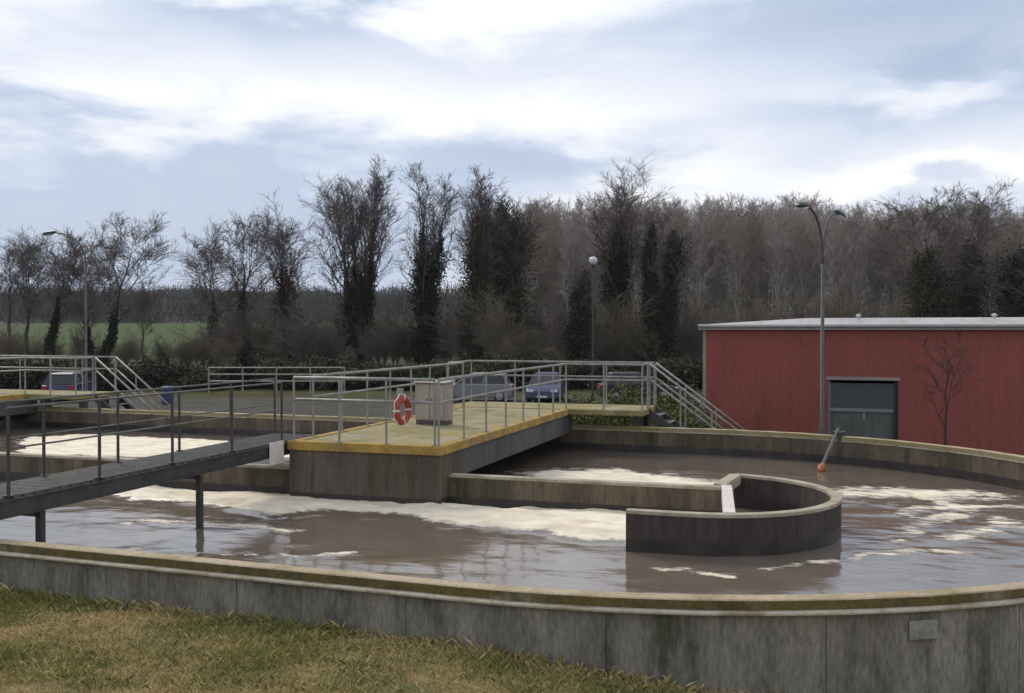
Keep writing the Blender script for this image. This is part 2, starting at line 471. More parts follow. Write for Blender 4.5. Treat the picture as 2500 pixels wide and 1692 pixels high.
# ------------------------------------------------------------------ tank frame
# local x runs along the tank to the right, local y across it away from the camera
ANG = 0.31
CA, SA = math.cos(ANG), math.sin(ANG)
def W(x, y, z=0.0): return Vector((CA * x + SA * y, -SA * x + CA * y, z))
RZ = -ANG
XR, XL = -3.5, -42.0         # centres of the round ends
YC = 16.14
RI = 7.66                    # inner face of the outer wall
TURN = 0.035                 # the outer wall stands turned this much against the bridge frame
TC, TS = math.cos(TURN), math.sin(TURN)
ZRIM, ZDECK, ZMID = 0.58, 1.02, 0.50
ZFAR = -0.75
def track(off, step=0.25, closed=True):
    """points (x,y,nx,ny,s) of the racetrack at distance RI+off, from the near straight counter-clockwise"""
    r = RI
    pts = []
    L = XR - XL
    n = int(L / step)
    for i in range(n): pts.append((XL + L * i / n, YC - r, 0, -1))
    m = int(math.pi * r / step)
    for i in range(m):
        a = -math.pi / 2 + math.pi * i / m
        pts.append((XR + r * math.cos(a), YC + r * math.sin(a), math.cos(a), math.sin(a)))
    for i in range(n): pts.append((XR - L * i / n, YC + r, 0, 1))
    for i in range(m):
        a = math.pi / 2 + math.pi * i / m
        pts.append((XL + r * math.cos(a), YC + r * math.sin(a), math.cos(a), math.sin(a)))
    pts = [(x + nx * off, y + ny * off, nx, ny) for x, y, nx, ny in pts]
    return [(TC * x + TS * y, -TS * x + TC * y, TC * nx + TS * ny, -TS * nx + TC * ny) for x, y, nx, ny in pts]
TP = track(0.0, 0.2)
N_NEAR = int((XR - XL) / 0.2)
N_ARC = int(math.pi * RI / 0.2)
def sweep(prof, closed_path, pts, mis=None, rough=False):
    """sweep a closed profile [(offset, z)] along pts (x,y,nx,ny)"""
    mb = MB()
    k = len(prof)
    for q, (x, y, nx, ny) in enumerate(pts):
        w = 0.0035 * (math.sin(q * 0.61) + math.sin(q * 1.73 + 1.0) + 0.7 * math.sin(q * 2.9 + 2.0)) if rough else 0.0
        for (o, z) in prof: mb.v.append((x + nx * (o + w), y + ny * (o + w), z + w * 0.45))
    n = len(pts)
    rng_ = range(n) if closed_path else range(n - 1)
    for i in rng_:
        j = (i + 1) % n
        for q in range(k):
            p = (q + 1) % k
            mb.f.append((i * k + q, j * k + q, j * k + p, i * k + p)); mb.mi.append(mis[q] if mis else 0)
    if not closed_path:
        mb.f.append(tuple(range(k))); mb.mi.append(0)
        mb.f.append(tuple((n - 1) * k + q for q in range(k))[::-1]); mb.mi.append(0)
    return mb

# ------------------------------------------------------------------ ground
def build_ground():
    xs = np.concatenate([-np.geomspace(3000, 70, 30), np.linspace(-64, 64, 33), np.geomspace(70, 3000, 30)])
    ys = np.concatenate([np.linspace(-60, 140, 51), np.geomspace(146, 4000, 50)])
    X, Y = np.meshgrid(xs, ys)
    Z = np.full_like(X, ZFAR)
    Z += smooth(125, 340, Y) * 6.6 + smooth(340, 1500, Y) * 4
    Z += (fbm(X / 40, Y / 40, 3) - 0.5) * 0.25 * smooth(60, 140, Y)
    Z -= smooth(20, 0, Y) * 0.6
    V = np.stack([X.ravel(), Y.ravel(), Z.ravel()], 1)
    ny, nx = X.shape
    I = np.arange(nx * ny).reshape(ny, nx)
    F = np.stack([I[:-1, :-1], I[:-1, 1:], I[1:, 1:], I[1:, :-1]], -1).reshape(-1, 4)
    me = np_mesh('ground', V, F, ['ground', 'field_green'], True)
    cy = V[F, 1].mean(1)
    me.polygons.foreach_set('material_index', (cy > 122).astype(np.int32))
    struct(link('ground', me))
build_ground()

def ZNEAR(x): return 0.01 - 0.52 * smooth(-3.6, 1.6, x)
def bank_height(x, r):
    return ZNEAR(x) + 0.118 * np.minimum(r, 9) + 0.03 * np.clip(r - 9, 0, 40)
def build_bank():
    pts = TP[:N_NEAR + int(N_ARC * 0.72)]
    rs = np.concatenate([np.linspace(0.12, 8, 60), np.linspace(8.5, 30, 14)])
    P = np.array(pts)
    X = P[:, None, 0] + P[:, None, 2] * rs[None]
    Y = P[:, None, 1] + P[:, None, 3] * rs[None]
    Z = bank_height(X, rs[None]) + (fbm(X * 1.1, Y * 1.1, 5) - 0.5) * 0.10 * smooth(0.0, 1.0, rs[None]) + (fbm(X * 5, Y * 5, 8) - 0.5) * 0.045
    wrap = smooth(YC - 3.0, YC + 3.5, P[:, 1])[:, None]
    Z = Z * (1 - wrap) + (ZFAR + 0.01) * wrap
    V = np.stack([CA * X + SA * Y, -SA * X + CA * Y, Z], -1).reshape(-1, 3)
    n, k = X.shape
    I = np.arange(n * k).reshape(n, k)
    F = np.stack([I[:-1, :-1], I[:-1, 1:], I[1:, 1:], I[1:, :-1]], -1).reshape(-1, 4)
    struct(link('grass_bank', np_mesh('grass_bank', V, F, 'soil', True)))
build_bank()

# paved yard behind the tank
def yard():
    mb = MB()
    mb.box(-48, 18, 37.5, 53.5, ZFAR - 0.1, ZFAR + 0.05)
    struct(build('yard_paving', mb, 'asphalt'))
yard()

# ------------------------------------------------------------------ oxidation tank
TB = (-10.0, YC, 0.0)
tank = thing('oxidation_tank', 'long oval concrete tank full of foaming brown water with mossy rim', 'tank', W(*TB), RZ)
def tpart(name, mb, mats, parent=None, **k):
    return build(name, mb, mats, parent or tank, origin=TB, **k)
# core wall: lower wet band, inner face, outer core
core = sweep([(0.0, -0.95), (0.0, 0.13), (0.0, 0.460), (0.14, 0.460), (0.14, -0.95)], True, TP, [1, 0, 0, 2, 2])
outer = tpart('outer_wall', core, ['inner_concrete', 'wet_concrete', 'wall_concrete'])
# outer skin panels with open joints
def panels():
    cum = [0.0]
    for a, b in zip(TP, TP[1:] + TP[:1]): cum.append(cum[-1] + math.hypot(b[0] - a[0], b[1] - a[1]))
    total = cum[-1]
    n = round(total / 1.86)
    ln = total / n
    def at(s):
        s %= total
        i = int(np.searchsorted(cum, s, 'right') - 1); i = min(i, len(TP) - 1)
        a = TP[i]; b = TP[(i + 1) % len(TP)]; t = (s - cum[i]) / (cum[i + 1] - cum[i])
        q = [a[k] + (b[k] - a[k]) * t for k in range(4)]
        h = math.hypot(q[2], q[3]); q[2] /= h; q[3] /= h
        return tuple(q)
    rr = random.Random(4)
    for i in range(n):
        s0 = i * ln + 0.62; s1 = s0 + ln - 0.007
        pts = [at(s0 + (s1 - s0) * k / 8) for k in range(9)]
        d = 0.20 + rr.uniform(-0.004, 0.004)
        mb = sweep([(0.145, -0.94), (0.145, 0.458), (d, 0.458), (d, -0.94)], False, pts)
        build('wall_panel', mb, 'wall_concrete', outer, origin=TB)
panels()
wob = random.Random(2)
tpart('coping_ledge', sweep([(-0.012, 0.462), (-0.012, 0.490), (0.255, 0.488), (0.26, 0.482), (0.26, 0.468), (0.255, 0.462)], True, TP, None, True), 'coping_ledge')
tpart('coping_kerb', sweep([(-0.010, 0.492), (-0.010, 0.57), (0.0, ZRIM), (0.155, ZRIM), (0.168, 0.57), (0.175, 0.492)], True, TP, [2, 0, 0, 0, 1, 1], True), ['coping_top', 'coping_moss', 'far_coping'])

def line_wall(name, pts, th, z0, z1, mats, cap, parent=None, wet=0.13):
    """thin wall along a polyline (x,y), with a wet band at the waterline and a cap part"""
    P = [Vector((x, y)) for x, y in pts]
    out = []
    for i, p in enumerate(P):
        t = (P[min(i + 1, len(P) - 1)] - P[max(i - 1, 0)]).normalized()
        out.append((p.x, p.y, t.y, -t.x))
    h = th / 2
    o = tpart(name, sweep([(-h, z0), (-h, wet), (-h, z1 - 0.05), (h, z1 - 0.05), (h, wet), (h, z0)], False, out, [1, 0, 0, 0, 1, 0]), mats, parent)
    c = h + 0.012
    build('wall_cap', sweep([(-c, z1 - 0.048), (-c, z1 - 0.008), (-c + 0.01, z1), (c - 0.01, z1), (c, z1 - 0.008), (c, z1 - 0.048)], False, out), cap, o, origin=TB)
    return o
line_wall('dividing_wall', [(XL + 6, 15.62), (-20, 15.62), (-12, 15.62), (-6, 15.62), (-1.45, 15.62)], 0.17, -0.95, ZMID, ['inner_concrete', 'wet_concrete'], 'pale_concrete')
gp = [(-2.58, 13.17), (-2.2, 13.17)]
for i in range(33):
    a = -math.pi / 2 + math.pi * 0.95 * i / 32
    gp.append((-1.78 + 1.93 * math.cos(a), 15.1 + 1.93 * math.sin(a)))
line_wall('guide_wall', gp, 0.13, -0.95, ZMID + 0.01, ['guide_concrete', 'wet_concrete'], 'pale_concrete')
mb = MB(); mb.hexa([(-1.30, 13.27, 0.35), (-1.14, 13.27, 0.35), (-1.40, 15.62, 0.35), (-1.56, 15.62, 0.35), (-1.30, 13.27, ZMID + 0.03), (-1.14, 13.27, ZMID + 0.03), (-1.40, 15.62, ZMID + 0.03), (-1.56, 15.62, ZMID + 0.03)])
tpart('strut', mb, 'white_concrete', bevel=0.012)
mb = MB(); mb.hexa([(-1.70, 15.72, 0.35), (-1.50, 15.72, 0.35), (-1.36, 16.95, 0.35), (-1.56, 16.95, 0.35), (-1.70, 15.72, ZMID + 0.02), (-1.50, 15.72, ZMID + 0.02), (-1.36, 16.95, ZMID + 0.02), (-1.56, 16.95, ZMID + 0.02)])
tpart('strut', mb, 'pale_concrete', bevel=0.012)

# ------------------------------------------------------------------ water with foam
def poly_sd(px, py, poly):
    d = np.full(px.shape, 1e9); inside = np.zeros(px.shape, bool)
    n = len(poly)
    for i in range(n):
        ax, ay = poly[i]; bx, by = poly[(i + 1) % n]
        ex, ey = bx - ax, by - ay
        t = np.clip(((px - ax) * ex + (py - ay) * ey) / (ex * ex + ey * ey), 0, 1)
        d = np.minimum(d, np.hypot(px - ax - t * ex, py - ay - t * ey))
        cond = ((ay > py) != (by > py)) & (px < (bx - ax) * (py - ay) / (by - ay + 1e-12) + ax)
        inside ^= cond
    return np.where(inside, -d, d)
def line_d(px, py, pts):
    d = np.full(px.shape, 1e9)
    for (ax, ay), (bx, by) in zip(pts, pts[1:]):
        ex, ey = bx - ax, by - ay
        t = np.clip(((px - ax) * ex + (py - ay) * ey) / (ex * ex + ey * ey), 0, 1)
        d = np.minimum(d, np.hypot(px - ax - t * ex, py - ay - t * ey))
    return d
def build_water():
    st = 0.07
    xs = np.arange(-36, 5.6, st); ys = np.arange(YC - RI - 0.1, YC + RI + 1.6, st)
    X, Y = np.meshgrid(xs, ys)
    U, V = -X, Y
    foam = np.zeros_like(X)
    wx = (fbm(X * 0.9, Y * 0.9, 21) - 0.5) * 1.0; wy = (fbm(X * 0.9, Y * 0.9, 31) - 0.5) * 0.8
    u = U + wx; v = V + wy
    main = [(13.6, 14.0), (12.5, 14.45), (11.5, 14.3), (10.6, 14.35), (9.5, 14.25), (8.5, 14.0), (7.7, 14.3), (6.5, 14.35), (5.3, 14.15), (4.15, 13.85), (3.4, 13.7), (2.3, 13.6), (1.2, 13.7), (1.2, 15.6), (14, 15.6)]
    far = [(6.4, 19.9), (5.2, 18.6), (3.9, 18.3), (2.2, 18.9), (1.7, 19.6), (3.2, 20.3), (4.2, 20.9)]
    right = [(0.3, 19.3), (0.0, 18.3), (-1.2, 18.6), (-2.0, 18.6), (-3.4, 19.6), (-2.6, 20.3), (-1.0, 19.8)]
    left = [(21.6, 22.4), (18.6, 19.2), (16.8, 19.4), (14.1, 19.5), (12.0, 20.6), (11.0, 22.2), (15.5, 23.0), (20.5, 23.4)]
    left2 = [(16.4, 16.1), (15.3, 16.05), (14.8, 15.8), (15.3, 15.7), (17, 15.8)]
    for pl, soft, w in ((main, 0.28, 1.0), (far, 0.7, 0.82), (right, 0.9, 0.72), (left, 0.5, 1.0), (left2, 0.3, 0.8)):
        sdp = poly_sd(u, v, pl)
        foam = np.maximum(foam, w * smooth(soft, -soft, sdp))
    streaks = [([(1.9, 12.1), (0.9, 12.55), (0.1, 13.45), (-0.5, 14.1), (-1.2, 14.5), (-1.8, 14.4)], 0.10, 0.62),
               ([(-1.4, 16.3), (-1.9, 16.9), (-2.3, 17.6), (-1.9, 18.4)], 0.20, 0.60),
               ([(-1.7, 15.4), (-2.4, 16.2), (-2.7, 17.2)], 0.18, 0.56),
               ([(-1.0, 16.9), (-1.6, 17.7), (-2.6, 18.2), (-3.4, 18.6)], 0.15, 0.58),
               ([(-0.6, 14.6), (-1.2, 15.6), (-1.3, 17.0), (-0.9, 18.0)], 0.12, 0.50),
               ([(10.3, 12.9), (8.9, 13.1), (7.6, 13.0)], 0.14, 0.52),
               ([(9.0, 11.2), (7.5, 11.3), (6.0, 11.8)], 0.10, 0.45)]
    for pts, wd, wt in streaks:
        foam = np.maximum(foam, wt * np.exp(-(line_d(u, v, pts) / (wd * 1.9)) ** 2) * (0.45 + 0.9 * fbm(X * 1.7, Y * 1.7, 45, 3)))
    foam += (fbm(X * 2.2, Y * 3.4, 41, 4) - 0.5) * 0.35 * (foam > 0.02)
    foam = np.clip(foam, 0, 1)
    Z = (fbm(X * 0.6, Y * 0.9, 51, 2) - 0.5) * 0.022 + (fbm(X * 2.0 + 0.5 * fbm(X, Y, 2), Y * 2.8, 61, 2) - 0.5) * 0.012
    rough = smooth(-1.0, 1.5, -poly_sd(U, V, right)) + smooth(-1.0, 1.0, -poly_sd(U, V, far))
    Z += np.clip(rough, 0, 1) * (fbm(X * 1.6, Y * 1.6, 71, 4) - 0.35) * 0.16
    pile = smooth(0.25, -0.5, poly_sd(u, v, main))
    Z += pile * (0.05 + 0.09 * fbm(X * 2.5, Y * 3, 81, 5)) + foam * (fbm(X * 4, Y * 5, 91, 3) - 0.3) * 0.05
    ny, nx = X.shape
    I = np.arange(nx * ny).reshape(ny, nx)
    XT, YT = TC * X - TS * Y, TS * X + TC * Y
    sd = np.where(XT < XR, np.abs(YT - YC), np.hypot(XT - XR, YT - YC)) - RI
    ok = sd < 0.10
    okf = ok[:-1, :-1] & ok[:-1, 1:] & ok[1:, 1:] & ok[1:, :-1]
    F = np.stack([I[:-1, :-1], I[:-1, 1:], I[1:, 1:], I[1:, :-1]], -1)[okf]
    used = np.unique(F); mp = np.full(nx * ny, -1); mp[used] = np.arange(len(used))
    Vx = np.stack([X.ravel(), Y.ravel(), Z.ravel()], 1)[used]
    me = np_mesh('water', Vx, mp[F], 'water', True)
    at = me.attributes.new('foam', 'FLOAT', 'POINT')
    at.data.foreach_set('value', foam.ravel()[used].astype(np.float32))
    struct(link('water', me, None, (0, 0, -0.05), (0, 0, RZ)))
build_water()

# ------------------------------------------------------------------ railings, bridges, gangway
def post_mesh(h, key, m='galvanised', r=0.021):
    if key not in _pm:
        mb = MB(); mb.tube([(0, 0, 0.0), (0, 0, h)], r, 8); mb.box(-0.04, 0.04, -0.04, 0.04, 0.002, 0.012)
        _pm[key] = mb.mesh('post', m, False)
    return _pm[key]
_pm = {}
def railing(parent, org, pts, gap=1.2, m='galvanised', heights=(1.1, 0.72), r=0.029, pm=None):
    """handrail along pts (local, deck level): rails in one part, every post a sub-part"""
    mb = MB()
    for hh in heights: mb.tube([(x, y, z + hh) for x, y, z in pts], r if hh == heights[0] else r * 0.85, 8)
    o = build('railing', mb, m, parent, origin=org, smooth=True)
    for i in range(len(pts) - 1):
        a, b = Vector(pts[i]), Vector(pts[i + 1])
        n = max(1, round((b - a).length / gap))
        for k in range(n + (1 if i == len(pts) - 2 else 0)):
            p = a + (b - a) * k / n - Vector(org)
            link('post', post_mesh(heights[0] - 0.005, (pm or m, heights[0]), pm or m), o, p)
    return o

def make_bridge(label):
    OB = (-7.4, 15.7, 0.0)                     # base point: the pier
    t = thing('footbridge', label, 'bridge', W(*OB), RZ, 'concrete footbridges over the tank')
    P = lambda n, mb, m, par=None, **k: build(n, mb, m, par or t, origin=OB, **k)
    x0, x1, y0, y1 = -8.95, -6.05, 15.08, 23.45
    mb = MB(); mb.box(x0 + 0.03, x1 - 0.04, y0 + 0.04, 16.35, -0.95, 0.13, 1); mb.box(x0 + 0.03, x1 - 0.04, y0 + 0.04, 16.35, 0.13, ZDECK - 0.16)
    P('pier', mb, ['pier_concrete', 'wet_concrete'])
    mb = MB(); mb.box(x0 + 0.18, x1 - 0.18, y0 + 0.18, y1, ZDECK - 0.15, ZDECK - 0.02)
    P('deck', mb, 'deck_concrete')
    for (a, b, c, d) in ((x0, x1, y0, y0 + 0.178), (x0, x0 + 0.178, y0 + 0.18, y1), (x1 - 0.178, x1, y0 + 0.18, y1)):
        mb = MB(); mb.box(a, b, c, d, ZDECK - 0.155, ZDECK)
        P('deck_edge', mb, 'lichen', bevel=0.015)
    for (a, b) in ((x0 + 0.05, x0 + 0.27), (x1 - 0.27, x1 - 0.05)):
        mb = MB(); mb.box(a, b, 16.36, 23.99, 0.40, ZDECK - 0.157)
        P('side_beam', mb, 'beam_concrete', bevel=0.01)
    # brush rotor turning under the bridge
    mb = MB(); mb.tube([(-7.5, 16.5, 0.28), (-7.5, 23.9, 0.28)], 0.16, 12)
    rot = P('brush_rotor', mb, 'rotor_black')
    mb = MB()
    for k in range(46):
        y = 16.7 + k * 0.143
        for q in range(10):
            a = q * math.pi / 5 + k * 0.31
            c, s = math.cos(a), math.sin(a)
            mb.hexa([(-7.5 + c * 0.15 - s * 0.03, y, 0.28 + s * 0.15 + c * 0.03), (-7.5 + c * 0.15 + s * 0.03, y, 0.28 + s * 0.15 - c * 0.03),
                     (-7.5 + c * 0.15 + s * 0.03, y + 0.03, 0.28 + s * 0.15 - c * 0.03), (-7.5 + c * 0.15 - s * 0.03, y + 0.03, 0.28 + s * 0.15 + c * 0.03),
                     (-7.5 + c * 0.42 - s * 0.03, y, 0.28 + s * 0.42 + c * 0.03), (-7.5 + c * 0.42 + s * 0.03, y, 0.28 + s * 0.42 - c * 0.03),
                     (-7.5 + c * 0.42 + s * 0.03, y + 0.03, 0.28 + s * 0.42 - c * 0.03), (-7.5 + c * 0.42 - s * 0.03, y + 0.03, 0.28 + s * 0.42 + c * 0.03)])
    stuff(P('rotor_paddles', mb, 'rotor_black', rot))
    # landing on the far wall and stair down to the yard
    lx0, lx1, ly0, ly1 = -9.3, -4.2, 23.46, 25.3
    mb = MB(); mb.box(lx0, lx1, ly0, ly1, ZDECK - 0.14, ZDECK - 0.005)
    P('landing', mb, 'deck_concrete', bevel=0.01)
    for x in (lx0 + 0.2, -6.8, lx1 - 0.35):
        mb = MB(); mb.box(x, x + 0.22, 24.85, 25.1, ZFAR - 0.1, ZDECK - 0.143)
        P('column', mb, 'beam_concrete')
        mb = MB(); mb.box(x, x + 0.22, 24.03, 24.15, ZRIM + 0.002, ZDECK - 0.143)
        P('bearing_block', mb, 'beam_concrete')
    drop = ZDECK - ZFAR; n = 9; run = 2.3
    st = None
    mb = MB()
    for y in (24.34, 25.26):
        a = (lx1 + 0.004, ZDECK - 0.02); b = (lx1 + run, ZFAR + 0.02)
        mb.hexa([(a[0], y - 0.03, a[1] - 0.24), (b[0], y - 0.03, b[1] - 0.12), (b[0], y + 0.03, b[1] - 0.12), (a[0], y + 0.03, a[1] - 0.24),
                 (a[0], y - 0.03, a[1]), (b[0], y - 0.03, b[1] + 0.12), (b[0], y + 0.03, b[1] + 0.12), (a[0], y + 0.03, a[1])])
    st = P('stair', mb, 'dark_steel')
    tm = MB().box(-0.13, 0.13, -0.435, 0.435, -0.035, 0).mesh('tread', 'grating')
    for k in range(n):
        link('tread', tm, st, (lx1 + run * (k + 0.6) / (n + 0.3) - OB[0], 24.80 - OB[1], ZDECK - drop * (k + 1) / (n + 1)))
    for y in (24.34, 25.26):
        railing(t, OB, [(lx1, y, ZDECK), (lx1 + run, y, ZFAR + 0.05)], gap=1.0)
    railing(t, OB, [(x1 - 0.09, y0 + 0.09, ZDECK), (x1 - 0.09, 23.55, ZDECK), (lx1 - 0.04, 23.55, ZDECK), (lx1 - 0.04, 24.28, ZDECK)], gap=1.16)
    railing(t, OB, [(x0 + 0.09, 15.85, ZDECK), (x0 + 0.09, 23.55, ZDECK), (lx0 + 0.04, 23.55, ZDECK), (lx0 + 0.04, 25.26, ZDECK), (lx1 - 0.04, 25.26, ZDECK)], gap=1.16)
    railing(t, OB, [(x0 + 0.09, y0 + 0.09, ZDECK), (x1 - 0.16, y0 + 0.09, ZDECK)], gap=0.93)
    return t
bridge = make_bridge('concrete footbridge with yellow lichen edges, lifebuoy and stairs beside the red building')
b2 = copy_tree(bridge)
b2.location = W(-7.4 - 17.3, 15.7 + 0.62, 0)
b2['label'] = 'distant concrete footbridge with grey handrails at the left edge of the tank'

def make_gangway():
    OB = (-9.35, 9.0, 0)
    t = thing('gangway', 'narrow dark steel gangway with handrails crossing the near channel to the pier', 'walkway', W(*OB), RZ)
    P = lambda n, mb, m, par=None, **k: build(n, mb, m, par or t, origin=OB, **k)
    xa, xb, ya, yb = -9.86, -8.97, 8.72, 16.2
    for x in (xa, xb - 0.06):
        mb = MB()
        mb.box(x, x + 0.06, ya, yb, ZDECK - 0.25, ZDECK - 0.235); mb.box(x + 0.02, x + 0.03, ya, yb, ZDECK - 0.235, ZDECK - 0.055); mb.box(x, x + 0.06, ya, yb, ZDECK - 0.055, ZDECK - 0.04)
        P('side_beam', mb, 'dark_steel')
    mb = MB()
    for k in range(37):
        mb.box(xa + 0.066, xb - 0.066, ya + 0.05 + k * 0.2, ya + 0.08 + k * 0.2, ZDECK - 0.15, ZDECK - 0.05)
    stuff(P('cross_bars', mb, 'dark_steel'))
    for k in range(8):
        y = ya + k * (yb - ya) / 8
        mb = MB()
        w = (yb - ya) / 8 - 0.012
        nx = 18
        for q in range(nx):
            x = xa + 0.01 + q * (xb - xa - 0.02) / nx
            mb.box(x, x + 0.012, y, y + w, ZDECK - 0.036, ZDECK - 0.002)
        for q in range(6):
            mb.box(xa + 0.01, xb - 0.01, y + q * w / 5.2, y + q * w / 5.2 + 0.012, ZDECK - 0.034, ZDECK - 0.004)
        P('grating_panel', mb, 'grating')
    for y in (9.5, 12.65):
        for x in (xb - 0.03,):
            mb = MB(); mb.box(x - 0.04, x + 0.04, y - 0.04, y + 0.04, -0.95, ZDECK - 0.253)
            P('leg', mb, 'dark_steel')
        mb = MB(); mb.box(xa, xb, y - 0.04, y + 0.04, ZDECK - 0.32, ZDECK - 0.254)
        P('leg_bracket', mb, 'dark_steel')
    mb = MB(); mb.box(xb + 0.0, xb + 0.012, 14.55, 15.0, ZDECK - 0.36, ZDECK + 0.02)
    P('white_plate', mb, 'buoy_white')
    railing(t, OB, [(xb - 0.03, ya + 0.3, ZDECK), (xb - 0.03, 15.0, ZDECK)], gap=1.45, heights=(1.02, 0.55), r=0.014, m='weathered_steel', pm='dark_steel')
    railing(t, OB, [(xa + 0.03, ya + 0.3, ZDECK), (xa + 0.03, yb - 0.06, ZDECK)], gap=1.45, heights=(1.02, 0.55), r=0.014, m='weathered_steel', pm='dark_steel')
make_gangway()

# lifebuoy hung on the bridge railing
def make_buoy():
    c = W(-6.72, 15.0, ZDECK + 0.60)
    t = thing('lifebuoy', 'red and white lifebuoy ring hanging on the bridge railing', 'lifebuoy', c, RZ + R(84))
    n, m_ = 40, 12
    for k in range(4):
        mb = MB()
        a0, a1 = k * math.pi / 2 + 0.07, (k + 1) * math.pi / 2 - 0.07 - 0.07
        for nm, (s0, s1), mt in (('ring_segment', (a0, a1 + 0.07), 'buoy_red'), ('white_band', (a1 + 0.07, a1 + 0.21), 'buoy_white')):
            pts = [(0.20 * math.cos(s0 + (s1 - s0) * q / 8), 0.0, 0.20 * math.sin(s0 + (s1 - s0) * q / 8)) for q in range(9)]
            b = MB(); b.tube(pts, 0.056 if mt == 'buoy_red' else 0.058, 12, caps=True)
            build(nm, b, mt, t, smooth=True)
    pts = [(0.27 * math.cos(q * math.pi / 12), 0.02 * math.sin(q * 2), 0.27 * math.sin(q * math.pi / 12)) for q in range(24)]
    b = MB(); b.tube(pts + pts[:1], 0.008, 6, caps=False)
    build('grab_line', b, 'buoy_white', t)
    b = MB(); b.box(-0.015, 0.015, -0.02, 0.10, 0.24, 0.36)
    build('hook', b, 'galvanised', t)
make_buoy()

# control cabinet on the bridge deck
def make_cabinet():
    O = (-7.75, 18.9, ZDECK - 0.02)
    t = thing('control_cabinet', 'pale beige electrical cabinet standing on the bridge deck behind the lifebuoy', 'cabinet', W(*O), RZ + R(-8))
    t.scale = (0.85, 0.85, 0.88)
    build('plinth', MB().box(-0.40, 0.40, -0.19, 0.19, 0, 0.10), 'beam_concrete', t)
    build('housing', MB().box(-0.42, 0.42, -0.20, 0.20, 0.102, 0.98), 'cabinet_grey', t, bevel=0.012)
    for x in (-0.40, 0.01):
        d = build('door', MB().box(x, x + 0.385, -0.222, -0.203, 0.13, 0.95), 'cabinet_grey', t, bevel=0.006)
        build('handle', MB().box(x + (0.33 if x < 0 else 0.03), x + (0.35 if x < 0 else 0.05), -0.24, -0.224, 0.5, 0.62), 'dark_steel', d)
    build('lid', MB().hexa([(-0.46, -0.26, 0.983), (0.46, -0.26, 0.983), (0.46, 0.24, 0.983), (-0.46, 0.24, 0.983), (-0.46, -0.26, 1.0), (0.46, -0.26, 1.0), (0.46, 0.24, 1.05), (-0.46, 0.24, 1.05)]), 'cabinet_grey', t)
make_cabinet()

# slanting probe pole with an orange float on the far wall
def make_probe():
    a = Vector((0.26, 23.42, 0.72)); b = Vector((-0.10, 21.95, 0.02))
    O = (0.24, 23.32, ZRIM)
    t = thing('probe_pole', 'slanting steel probe pole with orange float reaching from far rim into water', 'probe', W(*O), RZ)
    mb = MB(); mb.tube([a, b], 0.04, 8)
    build('pole', mb, 'pole_grey', t, origin=O)
    mb = MB()
    d = (b - a).normalized(); M = Matrix.Translation(b) @ d.to_track_quat('Z', 'Y').to_matrix().to_4x4()
    mb.lathe([(0.02, -0.15), (0.06, -0.11), (0.078, 0.0), (0.06, 0.11), (0.02, 0.15)], 14, 0, M)
    build('float', mb, 'float_orange', t, origin=O, smooth=True)
    mb = MB(); mb.box(0.14, 0.40, 23.30, 23.52, ZRIM + 0.003, ZRIM + 0.09); mb.box(0.24, 0.36, 23.17, 23.299, 0.15, ZRIM + 0.09)
    build('bracket', mb, 'dark_steel', t, origin=O)
make_probe()

# pale plate fixed on the near wall
def make_plate():
    # near wall seen at right: angle on the round end
    a = math.radians(-59.5)
    x = XR + (RI + 0.21) * math.cos(a); y = YC + (RI + 0.21) * math.sin(a)
    x, y = TC * x + TS * y, -TS * x + TC * y
    a -= TURN
    p = W(x, y, 0.29)
    o = build('wall_plate', MB().box(-0.14, 0.14, -0.012, 0.006, -0.085, 0.085), 'plate', None, loc=p, rot=(0, 0, RZ + a + math.pi / 2), bevel=0.004)
    tag(o, 'small pale rectangular plate fixed on the outside of the near tank wall', 'plate')
make_plate()

